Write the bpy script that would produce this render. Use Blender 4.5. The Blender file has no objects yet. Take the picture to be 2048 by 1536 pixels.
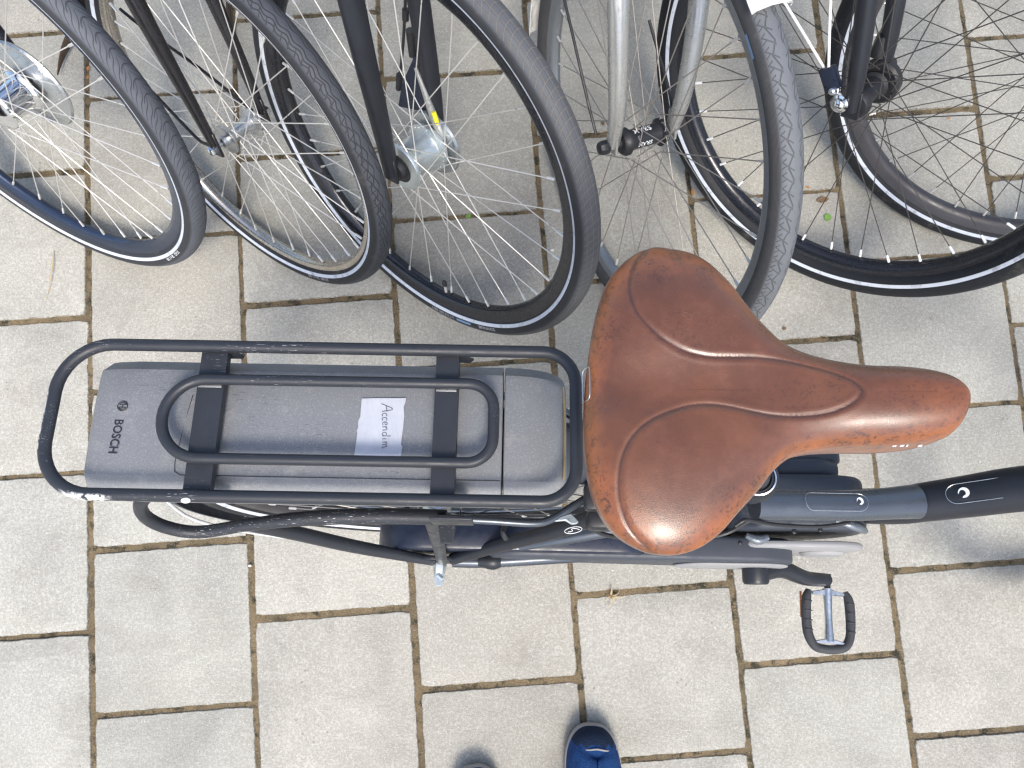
import bpy, bmesh, math, random
import numpy as np
from mathutils import Vector, Matrix
R=math.radians; PI=math.pi
random.seed(7); rng=np.random.default_rng(7)
S=bpy.context.scene; COL=S.collection

# ------------------------------------------------------------------ camera
F_PX=1540.0; PITCH=.1208; ROLL=-.0031; CAM_H=1.4823
cam=bpy.data.cameras.new('camera'); co=bpy.data.objects.new('camera',cam); COL.objects.link(co)
cam.sensor_width=36; cam.lens=F_PX/2048*36; cam.clip_end=500; cam.clip_start=.01
_cr=Matrix.Rotation(ROLL,3,'Y')@Matrix.Rotation(PITCH,3,'X')
co.matrix_world=Matrix.Translation((0,0,CAM_H))@_cr.to_4x4()
cam.dof.use_dof=True; cam.dof.focus_distance=.72; cam.dof.aperture_fstop=30
S.camera=co
CR=np.array(_cr); CO=np.array([0,0,CAM_H])
# ------------------------------------------------------------------ sky and sun (hazy daylight)
SUN=Vector((.10,-.60,1.0)).normalized()
w=bpy.data.worlds.new('World'); S.world=w; w.use_nodes=True
nt=w.node_tree; nt.nodes.clear()
sky=nt.nodes.new('ShaderNodeTexSky'); sky.sky_type='NISHITA'; sky.sun_disc=False
sky.sun_elevation=math.asin(SUN.z); sky.sun_rotation=math.atan2(SUN.x,SUN.y)
sky.air_density=1.0; sky.dust_density=3.0; sky.ozone_density=.6
bg=nt.nodes.new('ShaderNodeBackground'); bg.inputs[1].default_value=.15
wo=nt.nodes.new('ShaderNodeOutputWorld'); nt.links.new(sky.outputs[0],bg.inputs[0]); nt.links.new(bg.outputs[0],wo.inputs[0])
sl=bpy.data.lights.new('sun','SUN'); sl.energy=1.45; sl.angle=R(17); sl.color=(1,.955,.88)
so=bpy.data.objects.new('sun',sl); COL.objects.link(so); so.rotation_euler=SUN.to_track_quat('Z','Y').to_euler()
S.view_settings.view_transform='Standard'; S.view_settings.look='None'; S.view_settings.gamma=1
S.view_settings.exposure=1.06
S.cycles.use_denoising=True; S.cycles.max_bounces=6; S.cycles.filter_width=1.3

# ------------------------------------------------------------------ materials
class NT:
    def __init__(s,name):
        s.m=bpy.data.materials.new(name); s.m.use_nodes=True; s.t=s.m.node_tree; s.b=s.t.nodes['Principled BSDF']
    def n(s,typ,**kw):
        x=s.t.nodes.new('ShaderNode'+typ)
        for k,v in kw.items():
            if isinstance(k,str) and hasattr(x,k): setattr(x,k,v)
        return x
    def put(s,sock,v):
        if isinstance(v,bpy.types.NodeSocket): s.t.links.new(v,sock)
        elif isinstance(v,(tuple,list)) and len(v)==3 and len(sock.default_value)==4: sock.default_value=(*v,1)
        elif isinstance(v,(int,float)) and hasattr(sock.default_value,'__len__'): sock.default_value=(v,v,v,1)[:len(sock.default_value)]
        else: sock.default_value=v
    def M(s,op,a,b=0.0,c=0.0):
        x=s.n('Math',operation=op)
        for i,v in enumerate((a,b,c)): s.put(x.inputs[i],v)
        return x.outputs[0]
    def coord(s,kind='Object',scale=(1,1,1)):
        x=s.n('TexCoord').outputs[kind]
        if scale!=(1,1,1):
            m=s.n('Mapping'); s.put(m.inputs[0],x); m.inputs['Scale'].default_value=scale; x=m.outputs[0]
        return x
    def noise(s,scale,detail=3,rough=.5,vec=None,dist=0):
        x=s.n('TexNoise'); x.inputs['Scale'].default_value=scale; x.inputs['Detail'].default_value=detail
        x.inputs['Roughness'].default_value=rough; x.inputs['Distortion'].default_value=dist
        if vec is not None: s.put(x.inputs['Vector'],vec)
        return x.outputs['Fac']
    def voro(s,scale,vec=None,feature='F1',rnd=1):
        x=s.n('TexVoronoi',feature=feature); x.inputs['Scale'].default_value=scale; x.inputs['Randomness'].default_value=rnd
        if vec is not None: s.put(x.inputs['Vector'],vec)
        return x.outputs['Distance']
    def ramp(s,f,stops,interp='LINEAR'):
        x=s.n('ValToRGB'); s.put(x.inputs[0],f); e=x.color_ramp.elements; x.color_ramp.interpolation=interp
        while len(e)<len(stops): e.new(.5)
        for i,(p,c) in enumerate(stops):
            e[i].position=p; e[i].color=(c,c,c,1) if isinstance(c,(int,float)) else (*c,1)
        return x.outputs[0]
    def step(s,f,a,b):
        x=s.n('MapRange',interpolation_type='SMOOTHSTEP'); s.put(x.inputs[0],f); x.inputs[1].default_value=a; x.inputs[2].default_value=b
        return x.outputs[0]
    def mix(s,f,a,b,bt='MIX'):
        x=s.n('Mix',data_type='RGBA',blend_type=bt)
        s.put(x.inputs[0],f); s.put(x.inputs[6],a); s.put(x.inputs[7],b); return x.outputs[2]
    def bump(s,h,dist,strength=1,normal=None):
        x=s.n('Bump'); x.inputs['Distance'].default_value=dist; x.inputs['Strength'].default_value=strength; s.put(x.inputs['Height'],h)
        if normal is not None: s.put(x.inputs['Normal'],normal)
        return x.outputs[0]
    def set(s,**kw):
        names={'col':'Base Color','rough':'Roughness','metal':'Metallic','nrm':'Normal','spec':'Specular IOR Level','coat':'Coat Weight','crough':'Coat Roughness','sheen':'Sheen Weight'}
        for k,v in kw.items(): s.put(s.b.inputs[names[k]],v)
        return s.m
def simple(name,col,rough=.45,metal=0,var=.15,nscale=60,bump=0.00015,spec=.5,bscale=900):
    t=NT(name); c=t.coord()
    n=t.noise(nscale,4,.6,c)
    a=tuple(x*(1-var) for x in col); b=tuple(min(1,x*(1+var)) for x in col)
    t.set(col=t.mix(n,a,b),rough=t.ramp(t.noise(nscale*2.3,3,.6,c),[(.3,max(0,rough-.1)),(.7,min(1,rough+.1))]),metal=metal,spec=spec,
          nrm=t.bump(t.noise(bscale,2,.5,c),bump,.6))
    return t.m
def paint_black(name,col,chips=True,rough=.42,streak=(6,90,90)):
    """matte black powder coat with pale scratches where it is worn through"""
    t=NT(name); c=t.coord()
    n=t.noise(25,4,.6,c)
    base=t.mix(n,tuple(x*.75 for x in col),tuple(x*1.35 for x in col))
    h=t.noise(1400,2,.5,c)
    if chips:
        cs=t.coord('Object',streak)
        a=t.noise(14,5,.7,cs); zone=t.step(t.noise(9,2,.5,c),.5,.62)
        geo=t.n('NewGeometry'); 
        s=t.M('MULTIPLY',t.step(a,.63,.65),zone)
        att=t.n('Attribute',attribute_name='wear'); w2=t.M('MULTIPLY',t.M('MULTIPLY',att.outputs['Fac'],t.step(t.noise(240,5,.75,c),.44,.5)),t.step(t.noise(38,3,.6,c),.40,.47))
        s=t.M('MAXIMUM',s,w2)
        base=t.mix(s,base,(.62,.62,.6))
    t.set(col=base,rough=t.ramp(t.noise(70,3,.6,c),[(.3,rough-.08),(.7,rough+.12)]),nrm=t.bump(h,.0002,.5),spec=.4)
    return t.m
MAT={}
MAT['rack']=paint_black('rack_paint',(.022,.0245,.030))
MAT['frame_black']=paint_black('frame_black',(.014,.016,.021),chips=False,rough=.4)
MAT['frame_sheen']=simple('frame_dark_satin',(.085,.098,.115),.30,.55,.08,12,.00004,.6)
MAT['fork_black']=simple('fork_black_gloss',(.012,.013,.018),.25,0,.2,15,.00004,.6)
MAT['fork_brown']=simple('fork_worn_black',(.015,.014,.016),.3,0,.35,30,.0001,.5)
MAT['plastic']=simple('black_plastic',(.02,.021,.024),.45,0,.2,40,.0002,.4)
MAT['plastic_blue']=simple('dark_blue_plastic',(.011,.016,.032),.35,0,.15,40,.0001,.5)
MAT['motor']=simple('motor_dark_shell',(.045,.052,.064),.5,0,.15,30,.0002,.35)
MAT['motor_grey']=simple('motor_grey_shell',(.27,.27,.27),.5,0,.08,30,.0002,.4)
MAT['chrome']=simple('chrome',(.78,.79,.8),.13,1,.08,40,.00003)
MAT['steel']=simple('spoke_steel',(.66,.65,.62),.36,.55,.04,20,.00001)
MAT['steel_dull']=simple('spoke_dull_steel',(.30,.28,.255),.42,.5,.04,20,.00003)
MAT['spoke_black']=simple('spoke_black',(.075,.07,.065),.42,.4,.04,20,.00002)
MAT['fender_silver']=simple('crinkled_silver_plastic',(.85,.84,.80),.25,.25,.12,14,.012,.6,45)
MAT['weld']=simple('painted_weld',(.16,.18,.2),.3,.5,.25,60,.0006,.6,300)
MAT['alu']=simple('brushed_alloy',(.58,.6,.61),.33,1,.1,60,.00008)
MAT['zinc']=simple('zinc_plate',(.6,.66,.67),.35,.85,.12,45,.00008)
MAT['rim_grey']=simple('grey_alloy_rim',(.30,.32,.34),.38,.8,.12,60,.00005)
MAT['rim_dull']=simple('tarnished_steel_rim',(.50,.47,.42),.24,.95,.25,50,.0001)
MAT['rim_black']=simple('black_rim',(.014,.015,.02),.22,.2,.2,60,.00004,.7)
MAT['rim_sky_tint']=simple('dark_gloss_rim_sky_tint',(.035,.05,.085),.16,.6,.2,60,.00004,.7)  # blue of the reflected sky is painted into this dark rim's colour
MAT['rim_dark']=simple('dusty_black_rim',(.05,.048,.052),.4,.2,.3,30,.0001,.5)
MAT['silver_paint']=simple('silver_paint',(.40,.405,.39),.28,.6,.2,25,.0001)
MAT['white']=simple('white_print',(.75,.77,.78),.5,0,.08,90,.00005)
MAT['print_grey']=simple('grey_print',(.36,.37,.38),.5,0,.2,90,.00005)
MAT['print_blue']=simple('blue_print',(.16,.27,.42),.5,0,.25,300,.00005)
MAT['print_dark']=simple('dark_print',(.014,.016,.022),.5,0,.1,90,.00002)
MAT['yellow']=simple('yellow_mark',(.75,.72,.03),.5,0,.1,90,.0001)
MAT['green_label']=simple('green_label',(.45,.65,.33),.5,0,.2,90,.0001)
MAT['orange']=simple('orange_reflector',(.30,.09,.02),.25,0,.25,60,.0001,.6)
MAT['red']=simple('red_lens',(.5,.03,.02),.2,0,.2,60,.0001,.6)
MAT['rubber_dark']=simple('pedal_rubber',(.045,.047,.05),.65,0,.25,50,.0003,.3)
MAT['rubber_seal']=simple('tan_seal',(.32,.23,.11),.6,0,.3,100,.0001,.3)
MAT['rust']=simple('rusty_steel',(.085,.06,.045),.7,.3,.45,45,.0008,.3)
MAT['ink']=simple('marker_ink',(.12,.125,.16),.6,0,.3,300,.00001,.2)

def battery_mat():
    t=NT('battery_shell'); c=t.coord()
    g=t.noise(700,3,.6,c); big=t.noise(7,3,.5,c)
    col=t.mix(big,(.145,.152,.160),(.195,.20,.204))
    col=t.mix(t.M('MULTIPLY',t.step(g,.52,.66),.35),col,(.36,.36,.355))
    fp=t.step(t.noise(3.4,5,.7,c,1.0),.5,.68); col=t.mix(t.M('MULTIPLY',fp,.35),col,(.10,.105,.115))
    # faint scuffs along the shell
    cs=t.coord('Object',(10,60,60)); sc=t.M('MULTIPLY',t.step(t.noise(9,5,.7,cs),.585,.63),t.step(t.noise(6,3,.5,c),.5,.6))
    col=t.mix(t.M('MULTIPLY',sc,.5),col,(.045,.047,.055))
    dust=t.step(t.noise(30,5,.7,c),.55,.75)
    col=t.mix(t.M('MULTIPLY',dust,.4),col,(.36,.345,.31))
    return t.set(col=col,rough=t.ramp(t.noise(40,4,.6,c),[(.3,.36),(.7,.52)]),nrm=t.bump(g,.00035,.55),spec=.55)
MAT['battery']=battery_mat()
def leather_mat():
    t=NT('brown_leather'); c=t.coord()
    big=t.noise(8,5,.6,c,.5); med=t.noise(42,5,.7,c); fine=t.noise(420,4,.75,c); mid=t.noise(160,5,.75,c)
    col=t.ramp(big,[(.28,(.092,.034,.018)),(.50,(.136,.050,.022)),(.74,(.19,.071,.027))])
    col=t.mix(t.M('MULTIPLY',t.step(med,.45,.7),.35),col,(.20,.075,.04))
    edge=t.n('Attribute',attribute_name='edge').outputs['Fac']
    col=t.mix(t.M('MULTIPLY',t.M('MULTIPLY',edge,t.step(med,.25,.62)),.72),col,(.30,.088,.02))
    # finish rubbed through to a dark ground in freckles and larger worn clouds
    cloud=t.step(t.noise(13,4,.65,c),.47,.62)
    spk=t.M('MULTIPLY',t.step(t.M('ADD',t.M('MULTIPLY',fine,.55),t.M('MULTIPLY',mid,.5)),.545,.60),t.M('ADD',t.M('MULTIPLY',cloud,.45),t.M('MULTIPLY',edge,.55)))
    col=t.mix(t.M('MULTIPLY',spk,.85),col,(.024,.011,.008))
    col=t.mix(t.M('MULTIPLY',cloud,.18),col,(.06,.023,.014))
    crk=t.n('Attribute',attribute_name='groove').outputs['Fac']
    col=t.mix(t.M('MULTIPLY',crk,.6),col,(.028,.011,.007))
    v=t.voro(70,t.mix(.15,c,t.n('TexNoise').outputs['Color']),'DISTANCE_TO_EDGE')
    cre=t.M('MULTIPLY',t.M('SUBTRACT',1.0,t.step(v,.0,.02)),t.step(t.noise(12,3,.5,c),.53,.66))
    col=t.mix(t.M('MULTIPLY',cre,.14),col,(.30,.15,.09))
    h=t.M('ADD',t.M('MULTIPLY',t.voro(1700,c),.7),t.M('MULTIPLY',t.noise(700,3,.6,c),.5))
    h=t.M('SUBTRACT',h,t.M('MULTIPLY',cre,.25))
    return t.set(col=col,rough=t.ramp(med,[(.3,.24),(.7,.38)]),nrm=t.bump(h,.00022,.5),spec=.5,coat=.35,crough=.2)
MAT['leather']=leather_mat()
def tape_mat():
    t=NT('fabric_tape'); c=t.coord()
    wv=t.n('TexWave',wave_type='BANDS',bands_direction='X'); wv.inputs['Scale'].default_value=250; t.put(wv.inputs['Vector'],c)
    return t.set(col=t.mix(t.noise(60,4,.6,c),(.38,.40,.45),(.52,.54,.58)),rough=.6,nrm=t.bump(wv.outputs['Fac'],.0002,.7))
MAT['tape']=tape_mat()

def tyre_mat(name,kind,col,dust,W,SK=2.35):
    """tread and reflective stripe in the tyre's own uv: u = metres round, v = metres across from the crown"""
    t=NT(name); uv=t.n('UVMap').outputs[0]; sp=t.n('SeparateXYZ'); t.put(sp.inputs[0],uv)
    u=sp.outputs[0]; v=t.M('SUBTRACT',sp.outputs[1],.5); av=t.M('ABSOLUTE',v); c=t.coord()
    def line(x,period,width,soft=.0004):
        f=t.M('ABSOLUTE',t.M('SUBTRACT',t.M('MODULO',t.M('ADD',x,50*period),period),period/2))
        return t.M('SUBTRACT',1.0,t.step(f,width/2,width/2+soft))
    def band(x,a,b): return t.M('MULTIPLY',t.step(x,a-.0004,a+.0004),t.M('SUBTRACT',1.0,t.step(x,b-.0004,b+.0004)))
    tr=W*.95
    if kind=='grid':
        curve=t.M('MULTIPLY',t.M('MULTIPLY',v,v),28.0)
        l=line(t.M('ADD',u,curve),.0125,.0012)
        for p in (.0,.0085,.0165): l=t.M('MAXIMUM',l,t.M('MULTIPLY',band(av,p-.0005,p+.0009) if p else t.M('SUBTRACT',1.0,t.step(av,.0005,.0011)),.9))
        l=t.M('MULTIPLY',l,t.M('SUBTRACT',1.0,t.step(av,tr,tr+.001)))
    elif kind=='chevron':
        wob=t.M('MULTIPLY',t.M('SINE',t.M('MULTIPLY',av,300.0)),.0035)
        x=t.M('ADD',t.M('ADD',u,t.M('MULTIPLY',av,1.9)),wob)
        l=t.M('MULTIPLY',line(x,.0105,.0011),band(av,.0015,tr*.95))
        l2=line(t.M('ADD',u,t.M('MULTIPLY',t.M('MULTIPLY',v,v),90.0)),.021,.0012)
        l=t.M('MAXIMUM',l,t.M('MULTIPLY',l2,t.M('SUBTRACT',1.0,t.step(av,.009,.0095))))
    elif kind=='wave':
        l=None
        for k,p in enumerate((.0045,.0095,.0145)):
            x=t.M('ADD',av,t.M('MULTIPLY',t.M('SINE',t.M('MULTIPLY',u,260.0+20*k)),.0017))
            b=band(x,p-.0006,p+.0006); l=b if l is None else t.M('MAXIMUM',l,b)
        l=t.M('MAXIMUM',l,t.M('MULTIPLY',line(t.M('ADD',u,t.M('MULTIPLY',av,.6)),.012,.001),band(av,.0095,tr)))
    elif kind=='leaf':
        tri=t.M('PINGPONG',u,.015)
        x=t.M('ADD',av,t.M('MULTIPLY',tri,-.45))
        l=band(x,.0035,.0049)
        l=t.M('MAXIMUM',l,t.M('MULTIPLY',line(t.M('ADD',u,t.M('MULTIPLY',av,-.8)),.015,.0012),band(av,.004,tr)))
        l=t.M('MAXIMUM',l,t.M('MULTIPLY',line(t.M('ADD',u,t.M('MULTIPLY',av,.7)),.0075,.0009),band(av,tr*.75,tr*1.05)))
    else:
        x=t.M('ADD',u,t.M('MULTIPLY',v,.4)); l=t.M('MULTIPLY',line(x,.03,.0013),band(av,.004,tr))
        for p in (.0045,.012): l=t.M('MAXIMUM',l,band(av,p,p+.0012))
    stripe=band(av,W*SK,W*SK+.0062)
    n=t.noise(90,5,.65,c); n2=t.noise(900,2,.5,c)
    base=t.mix(n,tuple(x*.8 for x in col),tuple(x*1.15 for x in col))
    mud=t.M('MULTIPLY',t.step(t.noise(16,5,.75,c),.54,.7),.4); base=t.mix(mud,base,(.13,.115,.095))
    dm=t.M('MULTIPLY',t.M('SUBTRACT',1.0,t.step(av,tr*.9,tr*1.3)),t.M('ADD',.55,t.M('MULTIPLY',t.noise(35,4,.7,c),.6)))
    base=t.mix(dm,base,dust)
    groove=(.165,.15,.125) if kind=='grid' else tuple(x*.45 for x in col)
    base=t.mix(t.M('MULTIPLY',l,.4 if kind=='leaf' else .6),base,groove)
    base=t.mix(t.M('MULTIPLY',stripe,t.M('SUBTRACT',1.0,t.M('MULTIPLY',t.step(t.noise(55,5,.7,c),.52,.7),.45))),base,(.56,.60,.66))
    h=t.M('SUBTRACT',t.M('MULTIPLY',n2,.12),l)
    rib=line(av,.0016,.0004); h=t.M('SUBTRACT',h,t.M('MULTIPLY',rib,t.M('MULTIPLY',band(av,tr*1.15,W*1.7),.25)))
    t.set(col=base,rough=t.mix(stripe,.62,.35),nrm=t.bump(h,.0011,.9),spec=.35)
    return t.m

# ------------------------------------------------------------------ mesh helpers
def unit(v): v=np.asarray(v,float); return v/max(1e-12,np.linalg.norm(v))
def smooth_path(P,n,closed=False):
    P=np.asarray(P,float); m=len(P); out=[]
    rngs=range(m if closed else m-1)
    for i in rngs:
        p1=P[i]; p2=P[(i+1)%m]
        p0=P[(i-1)%m] if closed or i>0 else 2*p1-p2
        p3=P[(i+2)%m] if closed or i+2<m else 2*p2-p1
        for k in range(n):
            t=k/n; out.append(.5*((2*p1)+(-p0+p2)*t+(2*p0-5*p1+4*p2-p3)*t*t+(-p0+3*p1-3*p2+p3)*t**3))
    if not closed: out.append(P[-1])
    return np.array(out)
class MB:
    def __init__(s): s.v=[]; s.f=[]; s.mi=[]; s.n=0; s.attr={}
    def add(s,V,F,mi=0,M=None):
        V=np.asarray(V,float)
        if M is not None:
            M=np.asarray(M,float); V=V@M[:3,:3].T+M[:3,3]
        s.v.append(V); s.f+= [tuple(int(i)+s.n for i in f) for f in F]; s.mi+=[mi]*len(F); s.n+=len(V); return s
    def grid(s,P,cu=False,cv=False,mi=0,M=None):
        nu,nv=P.shape[:2]; F=[]
        for i in range(nu if cu else nu-1):
            a=i*nv; b=((i+1)%nu)*nv
            for j in range(nv if cv else nv-1):
                k=(j+1)%nv; F.append((a+j,b+j,b+k,a+k))
        return s.add(P.reshape(-1,3),F,mi,M)
    def tube(s,P,r,seg=12,n=1,closed=False,flat=None,mi=0,M=None,cap=True):
        """flat=(side vector, ratio): squash the section along the normal to side"""
        P=np.asarray(P,float)
        rr=np.full(len(P),r,float) if np.isscalar(r) else np.asarray(r,float)
        if n>1:
            Q=smooth_path(np.c_[P,rr],n,closed); P=Q[:,:3]; rr=Q[:,3]
        m=len(P); T=np.zeros_like(P)
        for i in range(m):
            a=P[i-1] if closed or i>0 else P[i]; b=P[(i+1)%m] if closed or i<m-1 else P[i]
            T[i]=unit(b-a)
        up=np.array([0,0,1.]) if abs(T[0][2])<.9 else np.array([0,1.,0])
        if flat is not None: up=unit(flat[0])
        A=[]; nrm=unit(up-T[0]*(up@T[0]))
        for i in range(m):
            if flat is not None: nrm=unit(up-T[i]*(up@T[i]))
            else: nrm=unit(nrm-T[i]*(nrm@T[i]))
            A.append((nrm,np.cross(T[i],nrm)))
        k=1 if flat is None else flat[1]
        th=np.linspace(0,2*PI,seg,endpoint=False)
        G=np.array([P[i]+rr[i]*(np.cos(th)[:,None]*A[i][0]+k*np.sin(th)[:,None]*A[i][1]) for i in range(m)])
        b0=s.n; s.grid(G,closed,True,mi,M)
        if cap and not closed:
            s.f.append(tuple(b0+j for j in range(seg))[::1]); s.f.append(tuple(b0+(m-1)*seg+j for j in range(seg))[::-1]); s.mi+=[mi,mi]
        return s
    def lathe(s,prof,seg=32,mi=0,M=None):
        """profile [(radius, y)] turned round the y axis"""
        th=np.linspace(0,2*PI,seg,endpoint=False)
        G=np.array([[(r*math.cos(a),y,r*math.sin(a)) for (r,y) in prof] for a in th])
        return s.grid(G,True,False,mi,M)
    def bm(s,bm_,mi=0,M=None):
        bm_.verts.ensure_lookup_table(); V=[tuple(v.co) for v in bm_.verts]
        F=[tuple(v.index for v in f.verts) for f in bm_.faces]; bm_.free(); return s.add(V,F,mi,M)
    def prism(s,poly,z0,z1,bevel=0,segs=2,mi=0,M=None):
        b=bmesh.new(); n=len(poly)
        vs=[b.verts.new((p[0],p[1],z0)) for p in poly]; f=b.faces.new(vs)
        r=bmesh.ops.extrude_face_region(b,geom=[f]); up=[e for e in r['geom'] if isinstance(e,bmesh.types.BMVert)]
        for v in up: v.co.z=z1
        bmesh.ops.recalc_face_normals(b,faces=b.faces)
        if bevel: bmesh.ops.bevel(b,geom=[e for e in b.edges if abs(e.verts[0].co.z-e.verts[1].co.z)<1e-7 or n<=8],offset=bevel,segments=segs,profile=.5,affect='EDGES',clamp_overlap=True)
        b.verts.index_update(); return s.bm(b,mi,M)
    def box(s,c,d,bevel=0,mi=0,M=None,segs=2):
        x,y,z=c; a,b,h=d[0]/2,d[1]/2,d[2]/2
        T=np.eye(4); T[:3,3]=c
        if M is not None: T=np.asarray(M)@T
        return s.prism([(-a,-b),(a,-b),(a,b),(-a,b)],-h,h,bevel,segs,mi,T)
    def build(s,name,mats,parent=None,ang=40,flat=False):
        me=bpy.data.meshes.new(name); V=np.concatenate(s.v)
        me.from_pydata(V.tolist(),[],s.f); 
        for m in (mats if isinstance(mats,(list,tuple)) else [mats]): me.materials.append(MAT[m] if isinstance(m,str) else m)
        if max(s.mi)>0: me.polygons.foreach_set('material_index',s.mi)
        me.polygons.foreach_set('use_smooth',[not flat]*len(me.polygons))
        for k,a in s.attr.items():
            at=me.attributes.new(k,'FLOAT','POINT'); at.data.foreach_set('value',np.asarray(a,np.float32))
        if not flat and ang<180: me.set_sharp_from_angle(angle=R(ang))
        me.update(); o=bpy.data.objects.new(name,me); COL.objects.link(o)
        if parent is not None: o.parent=parent
        return o
def tag(o,label=None,cat=None,group=None,kind=None):
    for k,v in (('label',label),('category',cat),('group',group),('kind',kind)):
        if v: o[k]=v
    return o
def empty(name,M=None,parent=None):
    o=bpy.data.objects.new(name,None); o.empty_display_size=.05; COL.objects.link(o)
    if parent is not None: o.parent=parent
    if M is not None: o.matrix_local=Matrix(np.asarray(M).tolist())
    return o
def frameM(x,y,z,o):
    M=np.eye(4); M[:3,0]=x; M[:3,1]=y; M[:3,2]=z; M[:3,3]=o; return M
def rot(axis,a,p=(0,0,0)):
    p=Vector(p); return np.array(Matrix.Translation(p)@Matrix.Rotation(a,4,Vector(axis))@Matrix.Translation(-p))
_txt={}
def text(s,size,bold=0.0):
    """letter shapes as flat triangles in the xy plane"""
    k=(s,bold)
    if k not in _txt:
        cu=bpy.data.curves.new('t','FONT'); cu.body=s; cu.size=1; cu.offset=bold; cu.resolution_u=3
        o=bpy.data.objects.new('t',cu); COL.objects.link(o); dg=bpy.context.evaluated_depsgraph_get(); dg.update()
        me=bpy.data.meshes.new_from_object(o.evaluated_get(dg)); 
        V=np.array([tuple(v.co) for v in me.vertices]); F=[tuple(p.vertices) for p in me.polygons]
        bpy.data.objects.remove(o); bpy.data.meshes.remove(me); bpy.data.curves.remove(cu); _txt[k]=(V,F)
    V,F=_txt[k]; return V*size,F

# rays of the photograph, used to measure where things stand at their known heights
def ray(px,py): return CR@np.array([(px-1024)/F_PX,-(py-768)/F_PX,-1.])
def G(px,py,z=0.0):
    d=ray(px,py); t=(z-CAM_H)/d[2]; return CO+t*d
# ------------------------------------------------------------------ ground and paving
GY=.0746; gx=np.array([math.cos(GY),math.sin(GY),0]); gy=np.array([-math.sin(GY),math.cos(GY),0])
PX0=-.7981; PY={0:.8215,1:.972}; MOD=.3
def sand_mat():
    t=NT('joint_sand'); c=t.coord()
    a=t.noise(11,4,.6,c); b=t.noise(330,4,.7,c); m=t.noise(42,4,.65,c)
    col=t.ramp(a,[(.3,(.12,.098,.062)),(.55,(.19,.145,.085)),(.75,(.25,.19,.115))])
    col=t.mix(t.step(m,.48,.66),col,(.045,.042,.028))
    col=t.mix(t.M('MULTIPLY',t.step(b,.56,.68),.8),col,(.38,.33,.25))
    col=t.mix(t.M('MULTIPLY',t.M('SUBTRACT',1.0,t.step(b,.36,.43)),.6),col,(.03,.026,.018))
    return t.set(col=col,rough=.95,nrm=t.bump(t.M('ADD',b,m),.003,1),spec=.15)
def slab_mat():
    t=NT('concrete_slab'); c=t.coord()
    tone=t.n('Attribute',attribute_name='tone').outputs['Fac']; warm=t.n('Attribute',attribute_name='warm').outputs['Fac']
    A=(.375,.368,.322); B=(.515,.510,.455)
    col=t.mix(tone,A,B); col=t.mix(t.M('MULTIPLY',warm,.6),col,(.435,.41,.355))
    cl=t.noise(5.5,5,.62,c,.3); col=t.mix(t.M('MULTIPLY',t.step(cl,.38,.7),.45),col,tuple(x*.74 for x in A))
    cl2=t.noise(26,5,.7,c); col=t.mix(t.M('MULTIPLY',t.step(cl2,.5,.8),.35),col,(.60,.585,.55))
    f=t.noise(380,3,.75,c); f2=t.noise(180,4,.7,c)
    col=t.mix(t.M('MULTIPLY',t.step(f,.44,.34),.0),col,col)
    col=t.mix(t.M('MULTIPLY',t.M('SUBTRACT',1.0,t.step(f,.36,.46)),.36),col,(.17,.16,.14))
    col=t.mix(t.M('MULTIPLY',t.step(f,.55,.64),.34),col,(.72,.705,.65))
    v=t.voro(210,c); gate=t.step(t.noise(90,2,.5,c),.5,.6)
    col=t.mix(t.M('MULTIPLY',t.M('MULTIPLY',t.M('SUBTRACT',1.0,t.step(v,.12,.2)),gate),.8),col,(.80,.79,.76))
    v2=t.voro(75,t.mix(.5,c,c)); pit=t.M('MULTIPLY',t.M('SUBTRACT',1.0,t.step(v2,.13,.24)),t.step(t.noise(7,4,.7,c),.56,.68))
    col=t.mix(t.M('MULTIPLY',pit,.5),col,(.13,.128,.12))
    # rub marks and old drips
    drip=t.step(t.noise(2.6,6,.75,c,.8),.60,.68); col=t.mix(t.M('MULTIPLY',drip,.2),col,(.22,.19,.15)); sm=t.step(t.noise(4.2,6,.7,t.coord('Object',(1,1.8,1)),1.2),.5,.66); col=t.mix(t.M('MULTIPLY',sm,.2),col,(.23,.215,.185))
    ed=t.n('Attribute',attribute_name='rimd').outputs['Fac']
    col=t.mix(t.M('MULTIPLY',t.M('MULTIPLY',ed,t.step(f2,.38,.56)),.75),col,(.15,.13,.095))
    h=t.M('ADD',t.M('MULTIPLY',f,1.0),t.M('MULTIPLY',f2,.7)); h=t.M('SUBTRACT',h,t.M('MULTIPLY',pit,.5))
    return t.set(col=col,rough=.88,nrm=t.bump(h,.0022,.75),spec=.25)
MAT['sand']=sand_mat(); MAT['slab']=slab_mat()
b=MB(); b.add([(-60,-60,-.003),(60,-60,-.003),(60,60,-.003),(-60,60,-.003)],[(0,1,2,3)])
tag(b.build('ground','sand',flat=True),kind='structure')
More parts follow.
